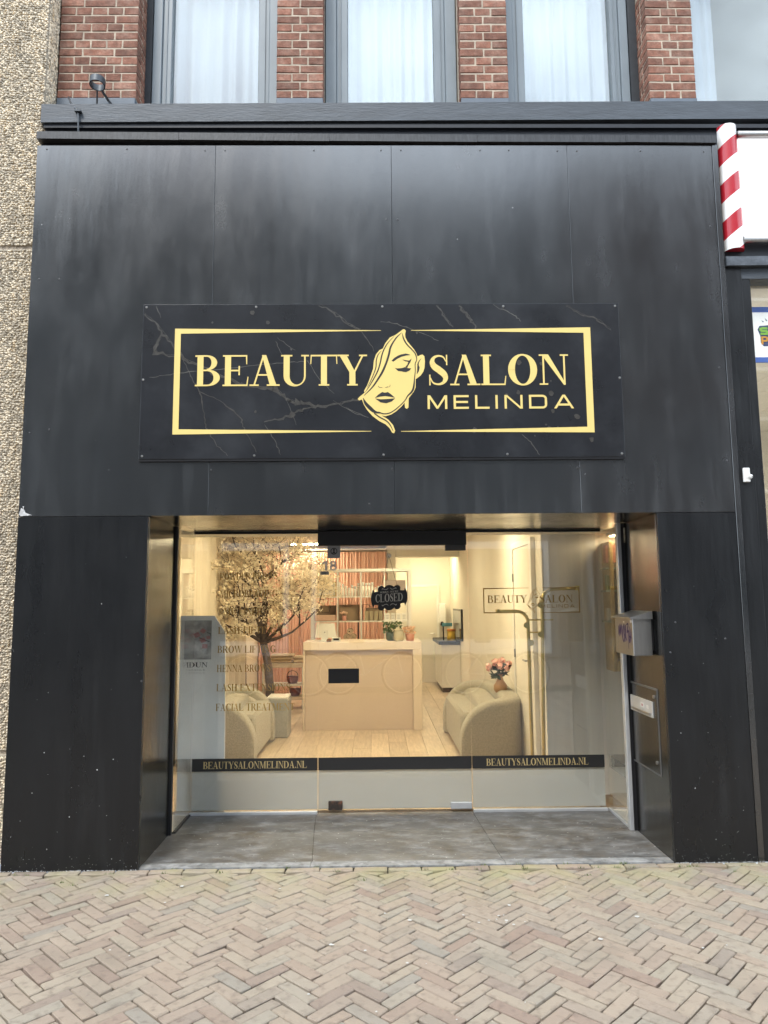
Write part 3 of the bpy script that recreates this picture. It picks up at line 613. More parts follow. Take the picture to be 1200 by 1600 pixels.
e = MB(); emb(e, fsign, y - .0004, 'gold'); em = e.build('face_emblem', m_gold, sg)
e = MB(); emb(e, fsign, y - .0008, 'dark'); e.build('face_lines', m_blk, em)
s2 = MB()
for x in (BX0 + .02, -.74, .06, .83, BX1 - .02):
    for z in (BZ0 + .02, BZ1 - .018): screw(s2, x, z, .008, BY)
for x in (BX0 + .012, BX1 - .012): screw(s2, x, 2.93, .008, BY)
s2.build('screw_caps', m_steel, sg, kind='stuff')
MB().box(BX0 - .001, BX1 + .001, BY + .004, -.0125, BZ0 - .012, BZ0 - .001).build('bottom_edge', m_black, sg)  # black strip standing in for the thin shadow under the board

# ================================================================== GLAZING
gz = thing('glazed_entrance', 'frameless glass shop window and door set back in the entrance', 'shop window', (0, GY, 0))
GB = 2.07
def pane(x0, x1, name='window_pane', z0=.022, z1=GB - .015):
    b = MB(); b.box(x0, x1, GY, GY + .01, z0, z1); return b.build(name, m_glass, gz)
pl_ = pane(-1.352, -.4285); pd = pane(-.4245, .7055, 'glass_door', .03, GB - .02); pr_ = pane(.7095, 1.69)
b = MB(); b.box(-1.366, -1.356, .656, GY - .002, .012, GB - .01); b.build('side_pane', m_glass, gz)
b = MB(); b.box(1.715, 1.725, .658, GY + .02, .02, GB - .01); psr = b.build('side_pane', m_glass, gz)
MB().box(-1.37, 1.73, GY - .008, GY + .02, GB - .012, GB + .004).build('head_channel', m_black, gz)
for a, b_ in ((-1.36, -.43), (.712, 1.70)): MB().rbox(a, b_, GY - .01, GY + .022, .003, .024, .002).build('bottom_channel', m_steelw, gz)
MB().rbox(1.708, 1.732, .658, GY + .02, .003, .022, .002).build('bottom_channel', m_steelw, gz)
MB().rbox(-1.374, -1.35, .656, GY - .004, .003, .014, .002).build('bottom_channel', m_black, gz)
# black band and frosted film, stuck to the inside
for p, a, b_ in ((pl_, -1.35, -.4288), (pd, -.424, .705), (pr_, .71, 1.688)):
    MB().box(a, b_, GY - .0012, GY - .0002, .312, .402).build('black_band', m_blk, p)
    MB().box(a, b_, GY + .0114, GY + .0124, .034, .3115).build('frosted_film', m_film, p)
MB().box(1.7262, 1.7272, .662, GY + .018, .312, .402).build('band_film', M('band_back', (.35, .33, .3), .5, alpha=.45), psr)
yf = GY - .0012
b = MB(); text(b, 'BEAUTYSALONMELINDA.NL', -1.268, .331, .05, .76, y=yf - .0008); b.build('lettering', M('gold_web_print', (.56, .43, .2), .5), pl_)
b = MB(); text(b, 'BEAUTYSALONMELINDA.NL', .814, .332, .05, .755, y=yf - .0008); b.build('lettering', bpy.data.materials['gold_web_print'], pr_)
lst = [('POWDER BROWS', 1.713, -1.170), ('MICROBLADING', 1.581, -1.171), ('PMU LINER', 1.447, -1.174), ('LASH LIFTING', 1.308, -1.177), ('BROW LIFTING', 1.168, -1.179), ('HENNA BROWS', 1.028, -1.181), ('LASH EXTENSIONS', .888, -1.182), ('FACIAL TREATMENT', .745, -1.184)]
for s_, z, x in lst:
    b = MB(); text(b, s_, x, z, .052, None if False else len(s_) * .0365, y=yf); b.build('lettering', m_goldglass, pl_)
fr = MB()
def dfr(x0, x1, z0, z1, t):
    fr.flat([(x0, z0), (x0 + t, z0), (x0 + t, z1), (x0, z1)], yf); fr.flat([(x1 - t, z0), (x1, z0), (x1, z1), (x1 - t, z1)], yf)
    fr.flat([(x0 + t, z1 - t), (1.165, z1 - t * .4), (1.165, z1), (x0 + t, z1)], yf); fr.flat([(1.27, z1 - t * .4), (x1 - t, z1 - t), (x1 - t, z1), (1.27, z1)], yf)
    fr.flat([(x0 + t, z0), (1.15, z0), (1.15, z0 + t * .4), (x0 + t, z0 + t)], yf); fr.flat([(1.25, z0), (x1 - t, z0), (x1 - t, z0 + t), (1.25, z0 + t * .4)], yf)
dfr(.82, 1.553, 1.444, 1.634, .0085); fr.build('gold_outline', m_goldglass, pr_)
for a_ in (('BEAUTY', .852, 1.522, .056, .3), ('SALON', 1.247, 1.522, .056, .255), ('MELINDA', 1.255, 1.483, .024, .26, SAN)):
    b = MB(); text(b, *a_, y=yf); b.build('lettering', m_goldglass, pr_)
def fdec(a, b_): return (1.128 + a / 1200 * .165, 1.652 - b_ / 1520 * .222)
e = MB(); emb(e, fdec, yf, 'gold', True); emb(e, fdec, yf - .0008, 'dark', True); e.build('face_outline', m_goldglass, pr_)
# door furniture
MB().rbox(-.43, .697, GY - .035, GY + .03, 1.962, GB + .002, .003).build('door_closer', m_black, pd)
MB().rbox(.535, .692, GY - .03, GY + .03, 1.92, 1.9605, .002).build('top_patch', M('dark_grey_fitting', (.05, .052, .056), .4), pd)
MB().rbox(-.349, -.121, GY - .03, GY - .0005, .94, 1.046, .002).build('door_handle', m_black, pd)
MB().rbox(-.349, -.247, GY - .012, GY + .022, .031, .093, .002).build('lock_patch', M('rusty_black_patch', (.03, .022, .018), .6, var=.4, vs=30, var2=((.14, .06, .03), 30, .5, .7)), pd)
MB().rbox(.545, .7, GY - .014, GY + .024, .031, .076, .003).build('bottom_patch', m_steelw, pd)
MB().box(-.358, -.26, GY - .002, GY - .0005, 1.868, 1.9615).build('grey_sticker', M('grey_sticker', (.3, .31, .33), .5), pd)
b = MB()
for p in band(-.309, 1.922, .026, .026, -.309, 1.922, .02, .02, 0, 360, 24): b.flat(p, GY - .0025)
b.flat([(-.325, 1.905), (-.293, 1.905), (-.305, 1.917), (-.302, 1.94), (-.316, 1.94), (-.313, 1.917)], GY - .0026); b.build('round_emblem', m_blk, pd)
b = MB(); text(b, '18', -.4, 1.775, .076, .122, SAN, y=GY - .001); b.build('house_number', M('grey_vinyl', (.5, .53, .58), .5), pd)
MB().box(-.413, -.347, GY - .002, GY - .0005, 1.744, 1.769).build('small_sticker', M('small_grey_sticker', (.2, .22, .24), .5), pd)
b = MB(); [b.flat([(-.397 + k * .0075, 1.7535), (-.392 + k * .0075, 1.7535), (-.392 + k * .0075, 1.7605), (-.397 + k * .0075, 1.7605)], GY - .0026) for k in range(4)]; b.build('sticker_print', m_blk, pd)

# closed sign hanging on a suction hook
cl = thing('closed_sign', 'black scalloped CLOSED plaque hanging by strings on the glass door', 'sign', (.108, GY - .03, 1.47))
cy = GY - .024
def arcp(cx, cz, r, a0, a1, n=7): return [(cx + r * math.cos(R(a0 + (a1 - a0) * k / n)), cz + r * math.sin(R(a0 + (a1 - a0) * k / n))) for k in range(n + 1)]
up_ = [(-.138, 0)] + arcp(-.0, 0, .138, 178, 150, 5)[1:] + [(-.112, .047), (-.083, .05)] + arcp(-.06, .066, .026, 200, 40, 6) + [(-.036, .07)] + arcp(0, .05, .045, 145, 35, 7) + [(.036, .07)] + arcp(.06, .066, .026, 140, -20, 6) + [(.083, .05), (.112, .047)] + arcp(0, 0, .138, 30, 2, 5)
poly = up_ + [(a, -b_) for a, b_ in reversed(up_)]
tl = .06
def pf(p): return [(.108 + a, 1.568 + b_ + a * tl) for a, b_ in p]
b = MB(); b.prism(pf(poly), cy, cy + .005); b.build('plaque', m_black, cl)
b = MB(); text(b, 'CLOSED', .108 - .105, 1.568 - .03 - .105 * tl, .06, .21, y=cy - .0005, slant=tl); b.build('lettering', M('silver_print', (.5, .48, .43), .5), cl)
b = MB(); text(b, "SORRY, WE'RE", .108 - .07, 1.568 + .036 - .07 * tl, .014, .14, y=cy - .0005, slant=tl)
b.build('lettering', bpy.data.materials['silver_print'], cl)
for sgn in (1, -1):
    b = MB()
    for p in stroke(pf([(.006 * sgn, .073), (.02 * sgn, .062), (.036 * sgn, .064), (.05 * sgn, .07), (.054 * sgn, .062)]), [.002, .004, .003, .005, .002]): b.flat(p, cy - .0005)
    for p in stroke(pf([(.006 * sgn, -.058), (.02 * sgn, -.048), (.036 * sgn, -.05), (.05 * sgn, -.058), (.056 * sgn, -.05)]), [.002, .004, .003, .005, .002]): b.flat(p, cy - .0005)
    b.build('scroll_print', bpy.data.materials['silver_print'], cl, kind='stuff')

b = MB(); b.tube([(.108, cy - .002, 1.885), (.045, cy - .001, 1.637)], .0014, 5); b.tube([(.108, cy - .002, 1.885), (.172, cy - .001, 1.645)], .0014, 5); b.build('hanging_string', m_wood, cl)
b = MB(); b.lathe([(.001, 0), (.012, .002), (.019, .006), (.02, .009)], (0, 0, 0), 14)
b.v = [(.108 + p[0], GY - .001 - (.009 - p[2]), 1.885 + p[1]) for p in b.v]; b.build('suction_hook', M('clear_plastic', (.75, .75, .7), .15, alpha=.7), cl)

# ================================================================== BRICK STOREY ABOVE
bld = thing('brick_building', 'red brick upper storey with tall grey framed windows over the shopfront', 'building', (0, .25, 4.8))
YB = .25
piers = [(-2.19, -1.645, 'R'), (-.665, -.338, ''), (.626, .964, ''), (1.96, 2.29, 'L')]
for a, b_, r_ in piers: MB().box(a + .004, b_ - .004, YB + .004, YB + .35, 4.85, 6.6).build('mortar', m_mortar, bld)
bcache = {}
def wall_brick(x0, x1, y0, y1, z0, z1):
    key = (round(x1 - x0, 3), round(y1 - y0, 3), random.randint(0, 2))
    if key not in bcache:
        t = MB(); w_, d_, h_ = x1 - x0, y1 - y0, z1 - z0; t.rbox(-w_ / 2, w_ / 2, -d_ / 2, d_ / 2, -h_ / 2, h_ / 2, .003, jit=.0016)
        me = bpy.data.meshes.new('brick'); me.from_pydata(t.v, [], t.f); me.materials.append(m_brick); me.update(); bcache[key] = me
    inst('brick', bcache[key], bld, ((x0 + x1) / 2, (y0 + y1) / 2 + random.uniform(-.002, .002), (z0 + z1) / 2), (0, random.gauss(0, .006), 0))
CH, J = .0635, .0105
for a, b_, r_ in piers:
    nh = round((b_ - a + J) / .109); hw = (b_ - a + J) / nh
    k = 0; z = 5.045
    while z < 5.93:
        if k % 2 == 0: cuts = [i * hw for i in range(nh + 1)]
        elif nh == 3: cuts = [0, 1.5 * hw, 3 * hw]
        else: cuts = [0, 1.5 * hw, 3.5 * hw, 5 * hw]
        for c0, c1 in zip(cuts, cuts[1:]): wall_brick(a + c0, a + c1 - J, YB, YB + .095 - .0, z, z + CH - J)
        if r_:
            xa, xb = (b_ - .05, b_) if r_ == 'R' else (a, a + .05)
            ys = [(.345 + J, .44)] if k % 2 else [(.345 + J, .345 + J + .04), (.345 + 2 * J + .04, .44)]
            for y0, y1 in ys: wall_brick(xa, xb, y0, y1, z, z + CH - J)
        z += CH; k += 1
b = MB()
for a, b_, r_ in piers: b.rbox(a + .002, b_ - .002, YB - .012, YB + .2, 4.86, 5.035, .003)
# plinth blocks: one per pier
for a, b_, r_ in piers: MB().rbox(a + .002, b_ - .001, YB - .012, YB + (.1 if r_ else .2), 4.86, 5.036, .003).build('pier_plinth', m_plinth, bld)
MB().box(-2.19, 5.9, YB + .02, YB + .5, 6.6, 9.4).build('upper_wall', m_wallfar, bld)
MB().sbox(-2.205, 6.0, .06, .44, 4.728, 4.858, 4.775, 4.905).build('ledge', m_ledge, bld)
MB().box(-2.19, 6.0, .10, .45, 4.5, 4.74).build('ledge_board', m_ledged, bld)
MB().box(-2.19, 6.0, .075, .1, 4.70, 4.727).build('ledge_moulding', m_ledged, bld)
wins = [(-1.645, -.665), (-.338, .626), (.964, 1.96)]
for i, (a, b_) in enumerate(wins):
    lo, hi = a, b_
    f = MB(); yf0 = .44
    if i == 0: lo = a + .045; MB().box(a, lo, yf0 - .01, yf0 + .1, 4.86, 6.6).build('dark_board', m_framed, bld)
    if i == 2: hi = b_ - .06; MB().box(hi, b_, yf0 - .01, yf0 + .1, 4.86, 6.6).build('dark_board', m_framed, bld)
    wl = [.135, .165, .165][i]; wr = [.165, .165, .125][i]
    wf = MB().rbox(lo + .002, lo + wl * .5, yf0, yf0 + .1, 4.87, 6.6, .004).rbox(lo + wl * .5, lo + wl, yf0 + .02, yf0 + .1, 4.87, 6.6, .004)
    wf.rbox(lo + wl * .5 + .03, lo + wl * .5 + .036, yf0 + .012, yf0 + .03, 4.87, 6.6, .001)
    wf.rbox(hi - wr * .5, hi - .002, yf0, yf0 + .1, 4.87, 6.6, .004).rbox(hi - wr, hi - wr * .5, yf0 + .02, yf0 + .1, 4.87, 6.6, .004)
    wf.rbox(hi - wr * .5 - .036, hi - wr * .5 - .03, yf0 + .012, yf0 + .03, 4.87, 6.6, .001)
    wf.rbox(lo, hi, yf0 + .02, yf0 + .1, 4.86, 4.95, .004).rbox(lo, hi, yf0, yf0 + .1, 6.5, 6.6, .004)
    fo = wf.build('window_frame', m_frame, bld)
    MB().box(lo + wl - .01, hi - wr + .01, yf0 + .06, yf0 + .066, 4.9, 6.55).build('window_pane', m_glassu, fo)
fo = MB().rbox(2.292, 2.35, .44, .54, 4.87, 6.6, .004).rbox(2.292, 5.9, .44, .54, 4.86, 4.93, .004).build('window_frame', m_frame, bld)
MB().box(2.34, 5.9, .5, .506, 4.9, 6.55).build('window_pane', m_glassu, fo)
rm = MB(); rm.box(-2.2, 6, 2.4, 2.5, 4.7, 6.7); rm.box(-2.2, 6, .56, 2.4, 4.75, 4.84); rm.box(-2.2, 6, .56, 2.4, 6.6, 6.7); rm.box(-2.19, -2.1, .56, 2.4, 4.84, 6.6); rm.box(5.9, 6, .56, 2.4, 4.84, 6.6)
struct(rm, 'upper_room_walls', m_cream)
def curtain(name, mat, x0, x1, y, z0, z1, amp, n, label=None, cat='curtain', seed=0, group=None, axis='x', parent=None, thick=True):
    r = random.Random(seed); ph = [r.uniform(0, 6.28) for _ in range(5)]; fq = [r.uniform(.6, 1.5) for _ in range(5)]
    N = n * 10; rows = 5; b = MB()
    def off(u, v): return amp * (math.sin(u * n * 6.283 + ph[0] + .8 * math.sin(u * 9 * fq[1] + ph[1])) * .7 + .5 * math.sin(u * n * 6.283 * .53 * fq[2] + ph[2])) * (.75 + .25 * v)
    for j in range(rows + 1):
        v = j / rows
        for i in range(N + 1):
            u = i / N; xx = x0 + (x1 - x0) * u; o = off(u, 1 - v); b.v.append((xx, y + o, z0 + (z1 - z0) * v) if axis == 'x' else (y + o, xx, z0 + (z1 - z0) * v))
    for j in range(rows):
        for i in range(N):
            k = j * (N + 1) + i; b.f.append((k, k + 1, k + N + 2, k + N + 1)); b.m.append(0)
    c = ((x0 + x1) / 2, y, z0) if axis == 'x' else (y, (x0 + x1) / 2, z0)
    return b.build(name, mat, parent, smooth=True, label=label, cat=cat, group=group, loc=c)
for i, (a, b_) in enumerate(wins):
    curtain('sheer_curtain', m_sheer, a + .02, b_ - .02, .66, 4.86, 6.55, .036, [9, 10, 9][i], ['white sheer curtain behind the upstairs window beside the flag holder', 'white sheer curtain behind the middle upstairs window', 'white sheer curtain behind the upstairs window above the right fascia corner'][i], seed=i + 1)
curtain('sheer_curtain', m_sheer, 2.32, 2.62, .62, 4.86, 6.55, .014, 4, 'narrow white sheer curtain at the edge of the cut off upstairs window', seed=9)
# flag holder and cable
fh = thing('flag_holder', 'grey iron ring bracket for a flagpole standing on the ledge', 'bracket', (-1.885, .2, 4.86))
b = MB()
N = 22
for k in range(N + 1):
    a = 2 * math.pi * k / N
    for (r, dz) in ((.052, .024), (.052, -.024), (.045, -.024), (.045, .024)):
        p = Vector((r * math.cos(a), r * math.sin(a), dz)); p = Matrix.Rotation(R(-6), 3, 'X') @ p; b.v.append((-1.862 + p.x, .12 + p.y, 5.06 + p.z))
for k in range(N):
    for q_ in range(4): b.f.append((k * 4 + q_, k * 4 + (q_ + 1) % 4, (k + 1) * 4 + (q_ + 1) % 4, (k + 1) * 4 + q_)); b.m.append(0)
b.build('ring', M('grey_iron', (.055, .062, .07), .45, .5), fh, auto=40)
gi = bpy.data.materials['grey_iron']
b = MB(); b.tube([(-1.835, .14, 5.01), (-1.8, .17, 4.96), (-1.72, .2, 4.86)], .011, 4); b.build('strut', gi, fh)
MB().tube([(-1.866, .13, 5.01), (-1.87, .15, 4.86)], .006, 6).build('pin', m_black, fh)
MB().rbox(-1.98, -1.69, .17, .23, 4.861, 4.869, .001).build('foot_plate', gi, fh)
cb = thing('cable', 'thin grey cable clipped over the ledge end beside the pebbled wall', 'cable', (-1.95, .04, 4.6))
MB().tube([(-2.09, .2, 5.01), (-2.03, .1, 4.9), (-1.965, .05, 4.81), (-1.951, .045, 4.78), (-1.945, .045, 4.66), (-1.943, .05, 4.6)], .0065, 6).build('wire', gi, cb, smooth=True)
MB().rbox(-1.972, -1.93, .03, .058, 4.787, 4.8, .002).build('clip', gi, cb)

# ================================================================== PEBBLED WALL ON THE LEFT
pw = thing('pebbled_building', 'neighbouring wall of exposed pebble concrete panels beside the shopfront', 'building', (-4, .1, 0))
m_conc = M('concrete_matrix', (.36, .31, .24), .9, var=.2, vs=40)
for (x0, x1, z0, z1) in ((-8, XL - .02, 3.885, 9), (-8, XL - .02, .66, 3.868), (-8, XL - .02, 0, .645)):
    MB().rbox(x0, x1, .11, .6, z0, z1, .012).build('concrete_panel', m_conc, pw)
MB().box(-7.9, XL - .03, .119, .5, 3.86, 3.9).build('joint', m_mortar, pw)
MB().box(-7.9, XL - .03, .119, .5, .64, .665).build('joint', m_mortar, pw)
mp_ = M('river_pebble', (.62, .54, .415), .6, rnd=.52, island=True, var=.16, vs=2.2, stretch=(2, 1, .35), var2=((.42, .29, .13), 30, .55, .7))
pts = []
sp = .0158
x = -2.78
while x < XL - .028:
    z = .01
    while z < 5.9:
        if not (3.862 < z < 3.892 or .64 < z < .668): pts.append((x + random.uniform(-.006, .006), z + random.uniform(-.006, .006)))
        z += sp
    x += sp * .87
ring_ = np.array([(math.cos(a), math.sin(a)) for a in np.arange(6) * math.pi / 3]); V = []; Fc = []
for k, (x, z) in enumerate(pts):
    r1, r2 = random.uniform(.0062, .011), random.uniform(.005, .0082); a = random.uniform(-.6, .6); ca, sa = math.cos(a), math.sin(a); d = random.uniform(.004, .0085)
    o = k * 13
    for (s_, dy) in ((1, .002), (.75, -d * .7)):
        for (u, v) in ring_: V.append((x + (u * r1 * ca - v * r2 * sa) * s_, .108 + dy, z + (u * r1 * sa + v * r2 * ca) * s_))
    V.append((x, .108 - d, z))
    for i in range(6):
        j = (i + 1) % 6; Fc.append((o + i, o + j, o + 6 + j, o + 6 + i)); Fc.append((o + 6 + i, o + 6 + j, o + 12))
z = 4.55
while z < 5.9:                        # pebbles on the panel's return towards the brick pier
    for y_ in np.arange(.125, .26, sp * .9):
        o = len(V); r1, r2, d = random.uniform(.0075, .012), random.uniform(.006, .0095), random.uniform(.003, .007); yy, zz = y_ + random.uniform(-.004, .004), z + random.uniform(-.005, .005)
        for (s_, dx) in ((1, -.002), (.75, d * .7)):
            for (u, v) in ring_: V.append((XL - .018 + dx, yy + u * r2 * s_, zz + v * r1 * s_))
        V.append((XL - .018 + d, yy, zz))
        for i in range(6):
            j = (i + 1) % 6; Fc.append((o + i, o + j, o + 6 + j, o + 6 + i)); Fc.append((o + 6 + i, o + 6 + j, o + 12))
    z += sp
b = MB(); b.v = V; b.f = Fc; b.m = [0] * len(Fc); b.build('pebbles', mp_, pw, kind='stuff')

# ================================================================== NEIGHBOUR SHOP ON THE RIGHT
nb = thing('neighbouring_shopfront', 'black framed neighbouring shopfront at the right edge under a white lightbox', 'shopfront', (3, 0, 0))
MB().rbox(2.2845, 2.388, -.004, .12, 0, 3.67, .002).build('pilaster_panel', m_pil, nb)
MB().rbox(2.389, 2.45, .012, .12, 0, 3.62, .002).build('window_frame', m_pil, nb)
MB().rbox(2.389, 6, .008, .12, 3.6, 3.672, .002).build('window_frame', m_ledge, nb)
MB().sbox(2.284, 6, -.03, .1, 3.674, 3.735, 3.71, 3.77).build('flashing', M('crumpled_lead_flashing', (.09, .1, .115), .32, .2, var=.5, vs=9, bump=.6, bs=14), nb)
MB().box(2.284, 6, .03, .12, 3.735, 4.5).build('fascia_board', m_ledged, nb)
MB().box(2.45, 6, .06, .07, .1, 3.6).build('window_pane', m_glass, nb)
sh = MB(); sh.box(2.39, 6, 4.5, 4.6, 0, 3.7); sh.box(2.285, 6, .5, 4.6, -.02, .02); sh.box(2.285, 2.44, .13, 4.5, .02, 3.7); sh.box(6, 6.1, .1, 4.6, 0, 3.7)
struct(sh, 'neighbouring_shop_walls', m_cream)
nc = MB(); nc.box(2.44, 6, .13, 4.5, 3.62, 3.7); nceil = struct(nc, 'neighbouring_shop_ceiling', m_cream); ORG[nceil.name] = Vector((0, 0, 0))
for i in range(5):
    for j in range(6): MB().rbox(2.46 + i * .62, 3.07 + i * .62, .16 + j * .62, .77 + j * .62, 3.6, 3.619, .004).build('ceiling_panel', m_greyw, nceil)
for j, yy in enumerate((1.2, 2.5, 3.6)):
    t = thing('ceiling_light', ['bright square ceiling panel behind the neighbouring window, nearest the glass', 'bright square ceiling panel of the neighbouring shop, between two others', 'bright square ceiling panel deepest in the neighbouring shop'][j], 'ceiling light', (2.95, yy, 3.58))
    MB().rbox(2.5, 3.6, yy - .3, yy + .3, 3.585, 3.598, .002).build('frame', m_plastw, t); MB().box(2.54, 3.56, yy - .26, yy + .26, 3.575, 3.584).build('diffuser', M('cool_lamp_panel', (.9, .9, .9), .5, emit=(1, .93, .82), es=5), t)
ws = thing('window_sign', 'white window sign with blue edges and cartoonish green and orange letters', 'sign', (3, .16, 3.1))
MB().box(2.47, 5, .16, .17, 3.125, 3.435).build('panel', M('white_panel', (.82, .83, .84), .5, emit=(1, 1, 1), es=.25), ws)
mb_ = M('blue_edge', (.08, .17, .6), .5)
MB().box(2.47, 5, .155, .17, 3.436, 3.47).build('blue_edge', mb_, ws); MB().box(2.47, 5, .155, .17, 3.09, 3.124).build('blue_edge', mb_, ws)
fat = dict(SAN); fat['S'] = (.95, ss([(.8, .85), (.2, .85)], [(.12, .9), (.12, .5)], [(.1, .5), (.75, .5)], [(.72, .52), (.72, .12)], [(.05, .14), (.78, .14)], t=.27))
fat['O'] = (1, band(.45, .5, .45, .52, .45, .5, .18, .22, 0, 360, 20)); fat['A'] = (1, [[(0, 0), (.28, 0), (.6, 1), (.35, 1)], [(.95, 0), (.67, 0), (.35, 1), (.6, 1)]] + rc(.2, .2, .75, .42))
b = MB(); b.flat([(2.556, 3.315), (2.57, 3.34), (2.8, 3.36), (2.8, 3.2), (2.59, 3.2), (2.572, 3.225), (2.572, 3.27)], .159); b.build('letter_shadow', M('navy_print', (.06, .08, .2), .5), ws)
b = MB(); text(b, 'SO', 2.569, 3.277, .055, .13, fat, y=.157); b.build('lettering', M('green_print', (.3, .62, .08), .5), ws)
b = MB(); text(b, 'PA', 2.575, 3.212, .055, .13, fat, y=.1565); b.build('lettering', M('orange_print', (.85, .38, .04), .5), ws)
b = MB(); b.flat([(2.585, 3.38), (2.595, 3.365), (2.603, 3.37)], .159); b.flat([(2.61, 3.395), (2.617, 3.372), (2.626, 3.377)], .159); b.build('spark_marks', bpy.data.materials['navy_print'], ws)
# barber pole lightbox
bp = thing('barber_pole', 'red and white striped half round barber pole beside the white lightbox', 'barber pole', (2.36, 0, 3.79))
pc, pr0, pz0, pz1 = 2.362, .062, 3.79, 4.655; NS = 32; pb_ = MB()
red0 = 4.655 - .205
bounds = [(k * .128) for k in range(-3, 12)]
for k in range(len(bounds) - 1):
    for i in range(NS):
        a0, a1 = math.pi * i / NS, math.pi * (i + 1) / NS
        def P(a, bz): return (pc - pr0 * math.cos(a), -pr0 * math.sin(a) + .02, min(pz1, max(pz0, 3.735 + bz + .1 * (1 - math.cos(a)) / 2 + 0)))
        q_ = [P(a0, bounds[k]), P(a1, bounds[k]), P(a1, bounds[k + 1]), P(a0, bounds[k + 1])]
        if abs(q_[0][2] - q_[3][2]) + abs(q_[1][2] - q_[2][2]) < 1e-6: continue
        pb_.add(q_, [(0, 1, 2, 3)], k % 2)
for z, rev in ((pz0, False), (pz1, True)):
    p = [(pc - pr0 * math.cos(math.pi * i / NS), -pr0 * math.sin(math.pi * i / NS) + .02, z) for i in range(NS + 1)]
    pb_.add(p, [tuple(range(NS + 1)) if rev else tuple(range(NS, -1, -1))], 1 if rev else 0)
bmx = pb_.build('striped_tube', [M('red_gloss', (.42, .018, .03), .25), M('white_gloss', (.8, .79, .78), .25)], bp, smooth=True)
MB().rbox(pc - .05, pc + .05, .02, .03, pz0 + .02, pz1 - .02, .002).build('back_plate', m_black, bp)
lb = thing('lightbox_sign', 'blank white lightbox sign between steel rails at the right edge', 'sign', (3, 0, 3.85))
MB().rbox(2.425, 5.6, -.005, .029, 3.87, 4.57, .002).build('white_face', M('lightbox_face', (.85, .85, .86), .4, emit=(1, .99, 1), es=.45), lb)
MB().tube([(2.42, -.015, 4.59), (5.6, -.015, 4.59)], .0225, 12).build('rail', m_steel, lb, smooth=True); MB().tube([(2.41, -.015, 3.855), (5.6, -.015, 3.855)], .0225, 12).build('rail', m_steel, lb, smooth=True)
db = thing('door_sensor', 'small white plastic box screwed to the black neighbouring pilaster', 'box', (2.328, -.01, 2.3))
MB().rbox(2.306, 2.348, -.022, -.0045, 2.262, 2.352, .004).build('housing', m_plastw, db); MB().tube([(2.34, -.024, 2.3), (2.35, -.035, 2.292)], .012, 8).build('knob', m_plastw, db)

# ================================================================== MAILBOX, METER HATCH, ENAMEL TAG ON THE RIGHT REVEAL
MY = .035
mbx = thing('mailbox', 'steel wall mailbox with purple graffiti on the right reveal', 'mailbox', (1.69, .26, 1.18))
b = MB()
b.rbox(1.615, 1.735, .09 + MY, .43 + MY, 1.19, 1.42, .003); b.build('body', m_steel, mbx)
b = MB(); b.add([(1.595, .075 + MY, 1.418), (1.595, .445 + MY, 1.418), (1.738, .445 + MY, 1.418), (1.738, .075 + MY, 1.418), (1.595, .075 + MY, 1.428), (1.595, .445 + MY, 1.428), (1.738, .445 + MY, 1.468), (1.738, .075 + MY, 1.468)], [(0, 1, 2, 3), (4, 7, 6, 5), (0, 4, 5, 1), (1, 5, 6, 2), (2, 6, 7, 3), (3, 7, 4, 0)]); b.build('lid', m_steel, mbx)
b = MB()
gr = [[(.36, .1), (.35, .16), (.345, .09)], [(.345, .09), (.325, .17), (.32, .1), (.3, .17), (.29, .09)], [(.27, .16), (.285, .1), (.265, .06), (.245, .09), (.26, .13), (.245, .17), (.23, .06)], [(.235, .12), (.215, .17), (.225, .1), (.205, .07)], [(.2, .17), (.17, .175), (.195, .12), (.165, .13), (.175, .02)], [(.15, .16), (.155, .06), (.13, .1), (.12, .15)], [(.16, .1), (.12, .09)]]
k = 0
for g_ in gr:
    for p in stroke([(a, 1.21 + c) for a, c in g_], [.009, *([.013] * (len(g_) - 2)), .007] if len(g_) > 2 else [.011, .009], True, 4):
        k += 1; yy = 1.6142 - .00008 * (k % 8); pp = [(yy, a + MY, c) for a, c in p]; b.add(pp, [(0, 1, 2, 3)])
b.build('graffiti', M('purple_ink', (.025, .012, .09), .5), mbx)
b = MB(); b.box(1.6125, 1.6148, .1 + MY, .13 + MY, 1.395, 1.412); b.box(1.6125, 1.6148, .24 + MY, .26 + MY, 1.393, 1.4); b.build('white_sticker', m_plastw, mbx)
MB().rbox(1.7355, 1.752, .11 + MY, .41 + MY, 1.22, 1.41, .001).build('wall_bracket', m_black, mbx)
hx = OR - .001
ht = thing('meter_hatch', 'black flush access hatch with steel letter plate in the right reveal', 'hatch', (hx, .38, .5))
MB().rbox(hx - .007, hx - .0002, .135, .6, .47, .975, .002).build('hatch_door', m_gloss, ht)
MB().rbox(hx - .004, hx - .0001, .122, .613, .457, .988, .001).build('hatch_frame', M('worn_edge', (.1, .1, .1), .5), ht)  # border slightly lighter than the hatch so its outline shows
MB().rbox(hx - .016, hx - .0072, .19, .585, .8, .9, .002).build('letter_plate', m_steelw, ht)
MB().rbox(hx - .024, hx - .0165, .215, .56, .812, .826, .002).build('letter_flap', m_steel, ht)
b = MB(); b.box(hx - .0175, hx - .0162, .33, .39, .845, .875); b.box(hx - .0175, hx - .0162, .25, .285, .848, .868); b.build('white_sticker', m_plastw, ht)
b = MB(); b.box(hx - .0182, hx - .0176, .345, .372, .853, .867); b.build('sticker_print', M('red_grey_print', (.5, .25, .25), .6), ht)
for z in (.935, .535): MB().tube([(hx - .007, .165, z), (hx - .016, .165, z)], .011, 10).build('lock', m_steel, ht)
tg = MB(); tg.rbox(hx - .004, hx, .63 - .045, .715 - .09, 1.935, 2.04, .001)
